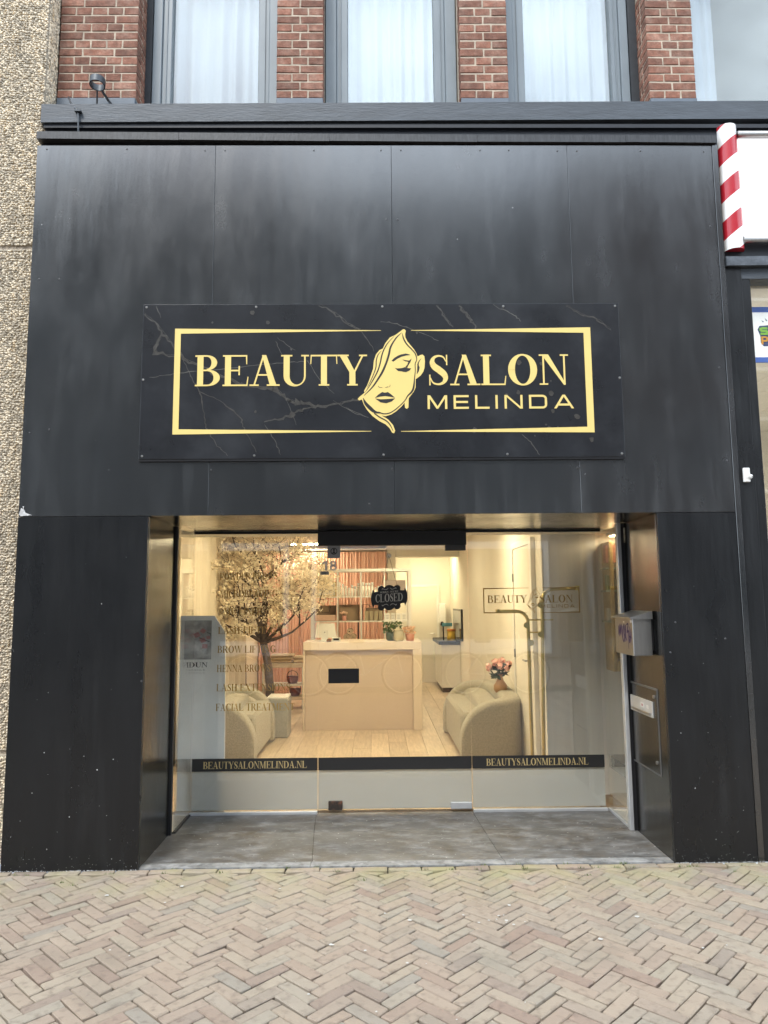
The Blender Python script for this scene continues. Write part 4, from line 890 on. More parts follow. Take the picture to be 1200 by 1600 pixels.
tg.build('enamel_plate', M('aged_cream_plate', (.5, .46, .36), .5, var=.3, vs=40, var2=((.12, .11, .08), 30, .55, .65)), label='small stained cream plate high on the right reveal', cat='plate', loc=(hx, .6, 1.98))

# ================================================================== SALON INTERIOR
FZ = .02; XW0, XW1, YBK, CZ = -1.95, 1.42, 9.45, 2.5
fl = struct(MB().box(XW0, 2.3, GY + .03, YBK, -.03, .008), 'salon_floor', M('floor_underlay', (.3, .22, .15), .7)); ORG[fl.name] = Vector((0, 0, 0))
fl2 = MB().box(-1.95, -1.375, .66, GY + .03, -.03, .006); fl2.box(1.733, 2.3, .66, GY + .03, -.03, .006); struct(fl2, 'window_bay_floor', m_greyw)
pw_ = .19; ncol = int((XW1 + .9 - XW0) / pw_); pcache = []
for i in range(3):
    t = MB(); t.rbox(-pw_ / 2 + .0012, pw_ / 2 - .0012, -.7 + .0012, .7 - .0012, -.012, 0, .002); me = bpy.data.meshes.new('floor_plank'); me.from_pydata(t.v, [], t.f); me.materials.append(m_plank); me.update(); pcache.append(me)
for i in range(ncol):
    x = XW0 + pw_ * (i + .5); y = GY + .05 + .7 - (i * .53 % 1.4)
    while y - .7 < YBK:
        y0_, y1_ = max(y - .7, GY + .035), min(y + .7, YBK - .002)
        if y1_ - y0_ > .05 and not (x > 1.42 and y > 1.5):
            if y1_ - y0_ > 1.39: inst('floor_plank', pcache[(i + int(y)) % 3], fl, (x, y, FZ))
            else: MB().rbox(x - pw_ / 2 + .0012, x + pw_ / 2 - .0012, y0_ + .0012, y1_ - .0012, FZ - .012, FZ, .002).build('floor_plank', m_plank, fl)
        y += 1.4
wl = MB()
wl.box(XW0 - .1, XW0, .62, YBK, 0, CZ + .1); struct(wl, 'salon_side_wall', m_cream)
struct(MB().box(XW1, XW1 + .1, 1.56, YBK, 0, CZ + .1), 'salon_door_wall', m_cream)
struct(MB().box(1.37, 2.3, 1.5, 1.555, 0, CZ).box(2.25, 2.35, .61, 1.5, 0, CZ), 'window_bay_wall', m_greyw)
struct(MB().box(XW0, XW1 + .1, YBK, YBK + .1, 0, CZ + .1), 'salon_back_wall', m_cream)
struct(MB().box(.215, .35, 7.82, 7.95, FZ, CZ).box(.355, XW1, 7.8, 8.1, 2.27, CZ - .001).box(.20, .345, 7.951, YBK, FZ, CZ), 'salon_partition', m_cream)
struct(MB().box(XW0, 2.35, 1.5, YBK, CZ, CZ + .1), 'salon_ceiling', m_cream)
struct(MB().box(XW0, 2.35, GY + .022, 1.497, ZO - .001, ZO + .02).box(XW0, XW1, 1.48, 1.498, ZO + .021, CZ).box(XW0, OL - .03, .62, GY + .021, ZO - .001, ZO + .02).box(OR + .03, 2.35, .62, GY + .021, ZO - .001, ZO + .02), 'window_bulkhead', m_cream)
struct(MB().box(XW0 - .1, 2.4, .62, YBK + .1, 2.72, 2.8), 'salon_roof_slab', m_roof)
for (x, y, lbl) in ((-1.15, 7.55, 'slim warm ceiling light over the shelf by the pink curtain'), (.2, 5.6, 'warm ceiling light above the reception counter'), (-.9, 3.2, 'warm ceiling light above the blossom tree corner'), (.75, 3.0, 'warm ceiling light above the sofa with the flower vase'), (.9, 8.6, 'warm ceiling light in the back passage'), (-.2, 2.1, 'warm ceiling light just inside the glass door'), (2.0, 1.28, 'warm light under the window bay ceiling on the right')):  # only the shelf and bay lights are seen; the others are added
    CZ_ = CZ if x < 1.9 else ZO - .001; hw_ = .24 if x < 1.9 else .1
    t = thing('ceiling_light', lbl, 'ceiling light', (x, y, CZ_))
    MB().rbox(x - hw_ - .02, x + hw_ + .02, y - .13, y + .13, CZ_ - .025, CZ_ - .001, .003).build('frame', m_plastw, t); MB().box(x - hw_, x + hw_, y - .11, y + .11, CZ_ - .031, CZ_ - .0255).build('diffuser', m_lamp if x < 1.9 else m_lamp2, t)
curtain('pink_curtain', m_pink, -1.94, .2, 7.86, .03, 2.36, .016, 44, 'long pleated salmon pink curtain across the back of the salon', seed=4)
b = MB(); b.tube([(-1.94, 7.84, 2.4), (.2, 7.84, 2.4)], .016, 8); b.build('curtain_rail', m_plastw, label='white rail carrying the pink curtain', cat='rail', loc=(-.9, 7.84, 2.4))
curtain('cream_drape', M('cream_drape_fabric', (.74, .66, .54), .9, trans=.15), 2.6, 6.1, -1.86, .03, 2.4, .03, 16, 'cream drape along the side wall behind the blossom tree', seed=5, axis='y')
# back door and wall door
d = thing('passage_door', 'plain cream door at the far end of the passage', 'door', (.9, YBK - .03, FZ))
MB().rbox(.64, 1.16, YBK - .04, YBK - .002, FZ + .005, 1.78, .003).build('leaf', m_cream, d)
MB().rbox(.585, .638, YBK - .05, YBK - .002, FZ, 1.83, .003).rbox(1.162, 1.215, YBK - .05, YBK - .002, FZ, 1.83, .003).rbox(.639, 1.161, YBK - .05, YBK - .002, 1.782, 1.83, .003).build('frame', m_white, d)
MB().tube([(1.12, YBK - .041, .92), (1.12, YBK - .08, .92), (1.03, YBK - .08, .92)], .008, 6).build('handle', m_steel, d)
d = thing('side_door', 'plain cream door in the side wall behind the brass clothes rack', 'door', (XW1, 2.5, FZ))
MB().rbox(XW1 - .03, XW1 - .001, 2.05, 2.85, FZ, 2.04, .002).build('leaf', m_cream, d)
MB().rbox(XW1 - .04, XW1 - .001, 1.98, 2.048, FZ, 2.1, .002).rbox(XW1 - .04, XW1 - .001, 2.852, 2.92, FZ, 2.1, .002).rbox(XW1 - .04, XW1 - .001, 2.049, 2.851, 2.042, 2.1, .002).build('frame', m_white, d)
b = MB(); b.tube([(XW1 - .035, 2.86, 1.72), (XW1 - .035, 2.86, 1.8)], .012, 6); b.build('hinge', m_steel, d)
b = MB(); b.tube([(XW1 - .035, 2.86, .98), (XW1 - .035, 2.86, 1.06)], .012, 6); b.build('hinge', m_steel, d)
MB().tube([(XW1 - .03, 2.13, 1.0), (XW1 - .08, 2.13, 1.0), (XW1 - .08, 2.25, 1.0)], .009, 6).build('handle', m_steel, d)
# reception counter
ct = thing('reception_counter', 'beige reception counter with thick top and recessed front panel', 'counter', (-.15, 4.6, FZ))
CX0, CX1, CY0, CY1, CTZ = -.862, .555, 4.40, 5.05, 1.055
MB().rbox(CX0, CX1, CY0, CY1, CTZ - .095, CTZ, .004).build('top', m_counter, ct)
MB().rbox(CX1 - .105, CX1, CY0, CY1, FZ, CTZ - .0955, .004).build('end_panel', m_counter, ct); MB().rbox(CX0, CX0 + .02, CY0, CY1, FZ, CTZ - .0955, .004).build('end_panel', m_counter, ct)
MB().rbox(CX0 + .021, CX1 - .106, CY0 + .06, CY0 + .09, FZ, CTZ - .0955, .003).build('front_panel', M('counter_front', (.57, .47, .385), .35), ct)
# things on the counter
def at_counter(px_): return (px_ - 593) / 1150 * 9.12
mo = thing('computer_monitor', 'white desktop monitor seen from behind on the reception counter', 'monitor', (-.6, 4.6, CTZ))
b = MB(); b.prism([(-.735, 1.1), (-.47, 1.095), (-.5, 1.27), (-.715, 1.275)], 4.6, 4.625); b.build('display', m_white, mo)
b = MB(); b.prism([(-.655, 1.06), (-.575, 1.06), (-.582, 1.185), (-.648, 1.185)], 4.57, 4.598); b.build('stand', m_plastw, mo)
MB().rbox(-.68, -.55, 4.52, 4.66, CTZ + .0005, CTZ + .008, .002).build('base', m_plastw, mo)
b = MB(); b.lathe([(.008, 0), (.008, .001)], (0, 0, 0), 10); b.v = [(-.615 + p[0], 4.5695 - p[2], 1.165 + p[1]) for p in b.v]; b.build('round_mark', M('grey_mark', (.3, .3, .3), .5), mo)
ca = thing('card_terminal', 'small white card terminal beside the monitor on the counter', 'card terminal', (-.48, 4.5, CTZ))
b = MB(); b.rbox(-.52, -.42, 4.47, 4.56, CTZ + .0005, CTZ + .05, .006); b.build('housing', m_plastw, ca); MB().rbox(-.505, -.435, 4.462, 4.469, CTZ + .018, CTZ + .042, .001).build('screen', m_black, ca)
pk = MB(); pk.rbox(-.585, -.53, 4.45, 4.5, CTZ + .0005, CTZ + .03, .004); pk.build('brown_box', M('brown_card', (.2, .1, .05), .7), label='tiny brown box between the monitor and card terminal', cat='box', loc=(-.55, 4.47, CTZ))
def leafy(mb, c, n, rr, h, ls=.03):
    for k in range(n):
        a = random.uniform(0, 6.28); r = rr * math.sqrt(random.random()); z = random.uniform(0, h); p = Vector((c[0] + r * math.cos(a), c[1] + r * math.sin(a), c[2] + z)); d1 = Vector((random.gauss(0, 1), random.gauss(0, 1), random.gauss(.4, .6))).normalized() * ls; d2 = d1.cross(Vector((random.gauss(0, 1), random.gauss(0, 1), random.gauss(0, 1)))).normalized() * ls * .45
        mb.add([p - d1, p + d2, p + d1, p - d2], [(0, 1, 2, 3)])
po = thing('potted_plant', 'leafy green plant in a dark teal pot on the counter', 'plant', (.2, 4.62, CTZ))
b = MB(); b.lathe([(.04, .0005), (.06, .02), (.065, .1), (.06, .105)], (.195, 4.62, CTZ), 16); b.build('pot', M('teal_glaze', (.09, .13, .12), .35), po, smooth=True)
b = MB(); leafy(b, (.21, 4.62, CTZ + .1), 130, .12, .13, .028); b.build('foliage', M('plant_green', (.07, .12, .04), .6, rnd=.4, island=True), po)
ja = thing('glass_jar', 'lidded glass jar of cream pads between the counter plants', 'jar', (.29, 4.5, CTZ))
b = MB(); b.lathe([(.05, .0005), (.065, .02), (.065, .1), (.05, .13)], (.285, 4.5, CTZ), 16); b.build('jar_body', M('jar_glass', (.72, .68, .55), .1, alpha=.55), ja, smooth=True); b = MB(); b.lathe([(.045, .0015), (.055, .02), (.055, .045)], (.285, 4.5, CTZ), 14); b.build('contents', M('cream_pads', (.7, .62, .35), .8), ja, smooth=True)
b = MB(); b.lathe([(.053, .131), (.053, .145), (.012, .155), (.012, .175)], (.285, 4.5, CTZ), 14); b.build('lid', M('jar_lid', (.65, .6, .45), .3), ja, smooth=True)
pp = thing('flower_pot', 'pink pot of pale dried flowers at the counter end', 'plant', (.43, 4.55, CTZ))
b = MB(); b.lathe([(.045, .0005), (.058, .085), (.05, .085)], (.425, 4.55, CTZ), 16); b.build('pot', M('pink_glaze', (.62, .3, .24), .4), pp, smooth=True); b = MB(); leafy(b, (.42, 4.55, CTZ + .09), 90, .085, .08, .025); b.build('flowers', M('pale_pink_petal', (.75, .5, .36), .8, rnd=.3, island=True), pp)
# open cube shelf
sf = thing('cube_shelf', 'white open cube shelf standing in front of the pink curtain', 'shelf', (-.2, 6.7, FZ))
ORD = ['first', 'second', 'third', 'fourth', 'fifth', 'sixth', 'seventh']
SX0, SX1, SY, ST, pit = -.955, .54, 6.5, 2.02, .3735
MB().rbox(SX0, SX1, SY, SY + .38, ST - .045, ST, .002).build('top', m_white, sf)
for x in (SX0, SX1 - .045): MB().rbox(x, x + .045, SY, SY + .38, FZ, ST - .0455, .002).build('side', m_white, sf)
iw = (SX1 - SX0 - .09) / 4
for i in (1, 2, 3): MB().box(SX0 + .045 + iw * i - .009, SX0 + .045 + iw * i + .009, SY + .004, SY + .376, FZ + .03, ST - .046).build('divider', m_white, sf)
rows = [ST - .045 - .365 * (k + 1) for k in range(5)]
for z in rows: MB().box(SX0 + .0455, SX1 - .0455, SY + .002, SY + .378, z - .018, z).build('shelf_board', m_white, sf)
def cell(c, r): return SX0 + .045 + iw * c, rows[r]
# contents
x, z = cell(0, 0)
t = thing('framed_certificate', 'gold framed certificate leaning on the top row of the shelf', 'picture', (x + .17, SY + .1, z))
MB().rbox(x + .02, x + .33, SY + .1, SY + .115, z + .001, z + .22, .003).build('frame', m_brass, t); MB().box(x + .035, x + .315, SY + .097, SY + .0995, z + .015, z + .205).build('sheet', m_plastw, t)
m_bot = M('white_bottle', (.8, .77, .7), .4)
def bottle(x, y, z, h, r, lbl, grp):
    t = thing('product_bottle', lbl, 'bottle', (x, y, z), grp)
    b = MB(); b.lathe([(r, .001), (r, h * .74), (r * .6, h * .76)], (x, y, z), 10); b.build('bottle_body', m_bot, t, smooth=True); b = MB(); b.lathe([(r * .92, h * .765), (r * .92, h)], (x, y, z), 10); b.build('cap', m_plastw, t, smooth=True)
for c, hs in ((1, (.21, .19, .16, .13, .17, .15, .2)), (2, (.21, .2, .2, .21, .13, .15, .17))):
    x, z = cell(c, 0)
    for k, h in enumerate(hs): bottle(x + .03 + k * .047, SY + .12 + random.uniform(-.02, .02), z, h, .019, ORD[k] + (' slim white bottle from the left in the shelf cell beside the framed certificate' if c == 1 else ' slim white bottle from the left in the shelf cell beside the mauve board'), ('white bottles right of the certificate' if c == 1 else 'white bottles beside the mauve board'))
x, z = cell(3, 0)
t = thing('mirror_board', 'mauve grey board leaning in the top right shelf cell', 'board', (x + .17, SY + .2, z)); MB().rbox(x + .012, x + .325, SY + .2, SY + .22, z + .001, z + .24, .003).build('panel', M('mauve_board', (.36, .29, .26), .6), t)
m_kraft = M('kraft_paper', (.27, .19, .12), .8, var=.1)
x, z = cell(0, 1)
t = thing('paper_bag', 'brown paper bag with cord handles in the shelf', 'bag', (x + .17, SY + .2, z)); MB().rbox(x + .02, x + .32, SY + .16, SY + .26, z + .001, z + .23, .004).build('bag_body', m_kraft, t)
b = MB(); b.tube([(x + .1, SY + .155, z + .23), (x + .12, SY + .15, z + .13), (x + .22, SY + .15, z + .13), (x + .25, SY + .155, z + .23)], .004, 5); b.build('handle', m_wood, t)
b = MB(); b.rbox(x + .015, x + .325, SY + .03, SY + .12, z + .001, z + .09, .01); b.build('tissue_box', M('pale_pink_card', (.66, .45, .36), .7), label='pale pink box in front of the brown paper bag', cat='box', loc=(x + .17, SY + .07, z))
x, z = cell(1, 1)
t = thing('gift_bag', 'plain brown gift bag behind the pink flower cup in the shelf', 'bag', (x + .17, SY + .2, z)); MB().rbox(x + .015, x + .325, SY + .16, SY + .26, z + .001, z + .24, .004).build('bag_body', m_kraft, t); b = MB(); b.tube([(x + .08, SY + .155, z + .24), (x + .1, SY + .15, z + .215), (x + .2, SY + .15, z + .215), (x + .22, SY + .155, z + .24)], .004, 5); b.build('handle', m_wood, t)
t = thing('flower_cup', 'pink cup with a pale paper flower in the shelf', 'vase', (x + .09, SY + .07, z)); b = MB(); b.lathe([(.03, .001), (.034, .08)], (x + .1, SY + .07, z), 12); b.build('cup', bpy.data.materials['pink_glaze'], t, smooth=True); b = MB(); leafy(b, (x + .1, SY + .07, z + .1), 40, .06, .04, .022); b.build('flower', bpy.data.materials['pale_pink_petal'], t)
x, z = cell(2, 1)
mbk = M('olive_card', (.3, .25, .16), .6)
for k in range(4):
    b = MB(); b.rbox(x + .055 + k * .07, x + .11 + k * .07, SY + .05, SY + .11, z + .001, z + .145, .003); b.build('product_carton', mbk, label=ORD[k] + ' tall olive carton from the left in front of the brown shelf box', cat='box', group='olive cartons in the shelf', loc=(x + .08 + k * .07, SY + .08, z))
b = MB(); b.rbox(x + .07, x + .33, SY + .18, SY + .28, z + .001, z + .19, .004); b.build('storage_box', m_kraft, label='brown box behind the olive cartons in the shelf', cat='box', loc=(x + .2, SY + .2, z))
t = MB(); t.tube([(x + .02, SY + .1, z + .001), (x + .02, SY + .1, z + .24), (x + .12, SY + .1, z + .235), (x + .135, SY + .1, z + .2)], .006, 6); t.build('desk_lamp', m_black, label='thin black bent arm lamp at the edge of a shelf cell', cat='lamp', loc=(x + .02, SY + .1, z))
x, z = cell(3, 1)
for k in range(4):
    t = thing('cream_carton', ORD[k] + ' small printed white carton from the left in the right shelf column', 'box', (x + .04 + k * .085, SY + .07, z), 'small white cartons in the shelf')
    b = MB(); b.rbox(x + .01 + k * .083, x + .073 + k * .083, SY + .04, SY + .1, z + .001, z + .11, .003); b.build('carton', m_white, t); b = MB()
    for q_ in (.03, .05, .075): b.box(x + .02 + k * .083, x + .063 + k * .083, SY + .0388, SY + .0395, z + q_, z + q_ + .007)
    b.build('print', M('grey_print_%d' % k if False else 'grey_print', (.35, .33, .3), .6) if k == 0 else bpy.data.materials['grey_print'], t)
x, z = cell(1, 2)
m_towel = M('beige_towel', (.55, .43, .32), .95, var=.15, vs=50, bump=.5, bs=120)
for kt_, (dx, dz) in enumerate(((.09, .048), (.185, .048), (.28, .048), (.135, .133), (.23, .133), (.18, .215))):
    b = MB(); pts_ = []
    for k in range(40):
        a = k * .5; r = .012 + .0017 * k * .5
        pts_.append((x + dx + r * math.cos(a), z + dz + r * math.sin(a)))
    for p in stroke(pts_, [.011] * len(pts_), False): b.prism(p, SY + .02, SY + .3)
    b.build('rolled_towel', m_towel, label=['left rolled beige towel in the bottom row of the shelf pyramid', 'middle rolled beige towel in the bottom row of the shelf pyramid', 'right rolled beige towel in the bottom row of the shelf pyramid', 'left rolled beige towel in the second row of the shelf pyramid', 'right rolled beige towel in the second row of the shelf pyramid', 'topmost rolled beige towel of the shelf pyramid'][kt_], cat='towel', group='rolled towels in the shelf', loc=(x + dx, SY + .1, z))
b = MB(); b.tube([(x + .3, SY + .3, z + .001), (x + .305, SY + .3, z + .34)], .012, 6); b.build('black_tube', m_black, label='thin black tube standing behind the rolled towels', cat='tube', loc=(x + .3, SY + .3, z))
# towel unit left
tu = thing('towel_unit', 'low cream shelf unit with folded towels under the tree branches', 'shelf', (-1.35, 6.3, FZ))
MB().rbox(-1.62, -1.03, 6.2, 6.55, .60, .66, .004).build('top', m_counter, tu); MB().rbox(-1.62, -1.03, 6.2, 6.55, .15, .19, .004).build('lower_shelf', m_counter, tu); MB().rbox(-1.62, -1.03, 6.2, 6.55, .34, .365, .004).build('middle_shelf', m_white, tu)
for x in (-1.62, -1.05): MB().rbox(x, x + .02, 6.205, 6.545, FZ, .599, .002).build('side', m_white, tu)
for k in range(3):
    b = MB(); b.rbox(-1.55 + k * .02, -1.2 + k * .012, 6.23, 6.5, .661 + k * .042, .701 + k * .042, .018); b.build('folded_towel', m_towel, label=['bottom', 'middle', 'top'][k] + ' folded beige towel of the three towel pile on the low unit', cat='towel', group='folded towels on the low unit', loc=(-1.4, 6.3, .66 + k * .04))
for k in range(2):
    b = MB(); b.rbox(-1.19 + k * .006, -1.02, 6.25, 6.5, .661 + k * .05, .709 + k * .05, .02); b.build('folded_towel', m_towel, label=['lower', 'upper'][k] + ' folded beige towel of the two towel pile on the low unit', cat='towel', group='folded towels on the low unit', loc=(-1.1, 6.3, .66 + k * .05))
m_maroon = M('maroon_cloth', (.2, .06, .05), .6, var=.2)
for k, (x, z, lb_) in enumerate(((-1.2, .366, 'maroon gift basket with round handle on the middle shelf of the towel unit'), (-1.16, .191, 'maroon gift basket on the lowest shelf of the towel unit'))):
    t = thing('gift_basket', lb_, 'basket', (x, 6.35, z)); b = MB(); b.lathe([(.06, .001), (.08, .05), (.085, .1)], (x, 6.35, z), 14); b.build('basket_body', m_maroon, t, smooth=True)
    b = MB(); b.tube([(x + .08 * math.cos(a), 6.35, z + .1 + .08 * math.sin(a)) for a in np.linspace(0, math.pi, 12)], .005, 5); b.build('handle', m_wood, t)
# pouf box
t = thing('fabric_plinth', 'grey boxy plinth beside the sofa under the tree', 'plinth', (-1.1, 4.1, FZ)); MB().rbox(-1.23, -.985, 3.98, 4.3, FZ + .001, .45, .012).build('body', M('grey_fabric', (.33, .33, .31), .9, var=.08, vs=40, bump=.4), t); MB().rbox(-1.225, -.99, 3.985, 4.295, .4505, .475, .006).build('tray_top', m_white, t)
b = MB(); b.box(-1.925, -1.87, 6.3, 6.42, FZ, 1.42); b.v[4:8] = [(-1.91, 6.35, 1.42), (-1.9, 6.35, 1.42), (-1.9, 6.37, 1.42), (-1.91, 6.37, 1.42)]
b.v = [(p[0] + .04, p[1] - .2, p[2]) for p in b.v]; b.build('dark_board', m_wood, label='tall narrow dark board tapering upward behind the blossom tree', cat='board', loc=(-1.88, 6.1, FZ))  # dark strip in place of the dark gap between the drapes
# sofas
def sofa(xf, xb, y0, y1, lbl, ha=.575, hb=.655):
    """tub sofa: xf front edge, xb wall edge"""
    s = 1 if xb > xf else -1; dep = abs(xb - xf); th = .2
    t = thing('sofa', lbl, 'sofa', ((xf + xb) / 2, (y0 + y1) / 2, FZ))
    def path(ins):
        P = []; n = 10; x1_ = dep - ins; ya, yb = y0 + ins, y1 - ins; rr = .26 - ins * .4
        for k in range(8): P.append((ins * .3 + (x1_ - rr - ins * .3) * k / 8, ya))
        for k in range(n + 1): a = R(-90 + 90 * k / n); P.append((x1_ - rr + rr * math.cos(a), ya + rr + rr * math.sin(a)))
        for k in range(1, 6): P.append((x1_, ya + rr + (yb - ya - 2 * rr) * k / 6))
        for k in range(n + 1): a = R(0 + 90 * k / n); P.append((x1_ - rr + rr * math.cos(a), yb - rr + rr * math.sin(a)))
        for k in range(1, 9): P.append((x1_ - rr - (x1_ - rr - ins * .3) * k / 8, yb))
        return P
    def shell(ins, th_, hA, hB, zb, endr, name):
        P = path(ins + th_ / 2); n = len(P); ln = [0]
        # finer samples at the rounded arm ends
        ext = [(P[0][0] * (1 - k) + P[1][0] * k, P[0][1]) for k in (0, .1, .25, .5)]; P = ext + P[1:-1] + [(p[0], P[-1][1]) for p in reversed(ext)]
        n = len(P)
        for a, c in zip(P, P[1:]): ln.append(ln[-1] + math.hypot(c[0] - a[0], c[1] - a[1]))
        tot = ln[-1]; b = MB(); K = 12
        for i, p in enumerate(P):
            a = P[max(0, i - 1)]; c = P[min(n - 1, i + 1)]; dx, dy = c[0] - a[0], c[1] - a[1]; dd = math.hypot(dx, dy); nx, ny = dy / dd, -dx / dd
            e_ = min(ln[i], tot - ln[i]); u = ln[i] / tot; h = hA + (hB - hA) * math.sin(math.pi * u) ** 1
            if e_ < endr: h = h - endr + math.sqrt(max(0, endr ** 2 - (endr - e_) ** 2))
            wsc = 1 if e_ > .05 else .82 + .18 * math.sin(e_ / .05 * math.pi / 2)
            hw = th_ / 2 * wsc; r = min(.055, hw)
            sec = [(hw, zb)] + [(hw - r + r * math.cos(R(q_)), h - r + r * math.sin(R(q_))) for q_ in (0, 22, 45, 67, 90)] + [(-hw + r - r * math.sin(R(q_)), h - r + r * math.cos(R(q_))) for q_ in (0, 22, 45, 67, 90)] + [(-hw, zb)]
            for o_, z in sec: b.v.append((xf + s * (p[0] + nx * o_), p[1] + ny * o_, max(z, zb)))
        for i in range(n - 1):
            for k in range(K - 1): b.f.append((i * K + k, i * K + k + 1, (i + 1) * K + k + 1, (i + 1) * K + k)); b.m.append(0)
        b.f += [tuple(range(K)), tuple(range((n - 1) * K + K - 1, (n - 1) * K - 1, -1))]; b.m += [0, 0]
        b.build(name, m_boucle, t, auto=70)
    shell(0, th, ha, hb, FZ + .02, .33, 'outer_shell'); shell(th + .004, .2, ha - .055, hb - .06, FZ + .2, .3, 'inner_back')
    xa, xb_ = sorted((xf + s * .05, xf + s * (dep - .2))); b = MB(); b.rbox(xa, xb_, y0 + th + .01, y1 - th - .01, FZ + .03, .475, .035); b.build('seat', m_boucle, t, auto=50)
sofa(.76, 1.412, 2.45, 4.35, 'curved beige boucle sofa on the right behind the brass rack')
sofa(-1.09, -1.76, 2.45, 3.95, 'curved beige boucle sofa on the left under the blossom tree')
# vase
va_ = thing('vase', 'tan bulb vase of pink peonies standing on the right sofa back', 'vase', (1.25, 2.98, .6))
vz = .615
b = MB(); b.lathe([(.05, 0), (.07, .03), (.068, .07), (.035, .12), (.022, .16), (.026, .18)], (1.262, 3.05, vz), 18); b.build('vase_body', M('tan_ceramic', (.42, .24, .13), .3), va_, smooth=True)
b = MB(); leafy(b, (1.262, 3.05, vz + .15), 46, .085, .12, .05); b.build('leaves', M('dark_leaf', (.02, .045, .02), .5), va_)
mpk = M('peony_pink', (.85, .5, .45), .8, rnd=.3, island=True)
for k, (dx, dy, dz) in enumerate(((-.11, 0, .25), (-.05, -.03, .3), (.02, .0, .31), (.09, 0, .28), (-.01, -.06, .27), (.06, -.04, .25))):
    b = MB()
    for q_ in range(46):
        v = Vector((random.gauss(0, 1), random.gauss(0, 1), random.gauss(.2, 1))).normalized(); p = Vector((1.262 + dx, 3.05 + dy, vz + dz)) + v * random.uniform(.015, .042); d1 = v.cross(Vector((random.gauss(0, 1), random.gauss(0, 1), random.gauss(0, 1)))).normalized() * .02; d2 = v.cross(d1).normalized() * .02
        b.add([p - d1, p - d2, p + d1, p + d2], [(0, 1, 2, 3)])
    b.build('peony', mpk, va_)
# brass rack
rk = thing('clothes_rack', 'brass double arch clothes rack inside the right window', 'clothes rack', (1.28, 1.32, FZ))
def arch(pts, name): MB().tube([(a, yy, z) for a, yy, z in pts], .0135, 10).build(name, m_brass, rk, smooth=True)
arch([(1.285, 1.3, FZ)] + [(1.315, 1.3, 1.5)] + [(1.319 + .09 - .09 * math.cos(R(k)), 1.3, 1.535 + .09 * math.sin(R(k))) for k in (10, 30, 50, 70, 90)] + [(1.6, 1.3, 1.632)], 'tall_pole')
arch([(1.203, 1.3, FZ)] + [(1.2, 1.3, 1.36)] + [(1.2 - .09 + .09 * math.cos(R(k)), 1.3, 1.37 + .085 * math.sin(R(k))) for k in (10, 30, 50, 70, 90)] + [(.965, 1.3, 1.455)], 'short_pole')
for z in (1.385, 1.29): MB().tube([(1.19, 1.3, z), (1.4 if z > 1.35 else 1.32, 1.3, z - .0)], .006, 6).build('cross_bar', m_brass, rk)
for x, z in ((1.185, 1.345), (1.3, 1.5), (1.295, 1.275), (1.215, 1.21)):
    b = MB(); b.lathe([(.024, 0), (.024, .008)], (0, 0, 0), 14); b.v = [(x + p[0], 1.282 - p[2], z + p[1]) for p in b.v]; b.build('disc', m_brass, rk)
MB().tube([(.965, 1.3, 1.44), (.965, 1.3, 1.47)], .017, 8).build('end_stop', m_brass, rk); MB().tube([(1.6, 1.3, 1.615), (1.6, 1.3, 1.65)], .017, 8).build('end_stop', m_brass, rk)
MB().rbox(1.0, 1.55, 1.22, 1.38, FZ, FZ + .02, .004).build('base_plate', m_brass, rk)
# wash basin cabinet
wb = thing('wash_basin', 'white wash cabinet with black top and tap along the side wall', 'wash basin', (1.27, 8.3, FZ))
MB().rbox(1.1, XW1 - .002, 7.9, 9.2, FZ + .08, .8, .003).build('cabinet', m_white, wb); MB().rbox(1.06, XW1 - .002, 7.86, 9.22, .801, .86, .004).build('worktop', m_black, wb); MB().rbox(1.12, XW1 - .01, 7.95, 9.1, FZ, FZ + .079, .002).build('plinth', m_wood, wb)
MB().tube([(1.16, 8.1, .86), (1.16, 8.1, 1.13), (1.15, 8.08, 1.17), (1.12, 8.0, 1.17), (1.11, 7.98, 1.12)], .012, 8).build('tap', m_black, wb)
b = MB(); b.rbox(XW1 - .03, XW1 - .002, 7.45, 8.7, .88, 1.39, .003); mr = b.build('wall_mirror', M('mirror_frame', (.02, .02, .02), .4), label='black edged mirror on the side wall above the basin', cat='mirror', loc=(XW1, 8.05, .88)); MB().box(XW1 - .034, XW1 - .0302, 7.48, 8.67, .91, 1.36).build('mirror_glass', M('mirror_grey', (.3, .29, .27), .1, .8), mr)
b = MB(); b.rbox(1.12, 1.3, 7.98, 8.02, 1.1, 1.16, .008); b.build('blue_cloth', M('blue_cloth', (.12, .35, .45), .8), label='blue cloth hanging over the black basin tap', cat='cloth', loc=(1.2, 8, 1.1))
t = thing('yellow_tub', 'yellow tub with orange lid on the black basin top', 'tub', (1.28, 8.0, .861)); b = MB(); b.lathe([(.07, .001), (.07, .16)], (1.28, 7.98, .861), 14); b.build('tub_body', M('yellow_plastic', (.62, .42, .04), .4), t, smooth=True); b = MB(); b.lathe([(.075, .161), (.075, .2)], (1.28, 7.98, .861), 14); b.build('lid', M('orange_plastic', (.55, .2, .04), .4), t, smooth=True)
t = MB(); t.rbox(1.19, 1.33, 9.28, 9.44, 1.1, 1.48, .02); t.build('towel_dispenser', m_plastw, label='white paper towel dispenser on the end wall by the basin', cat='dispenser', loc=(1.25, 9.4, 1.1))
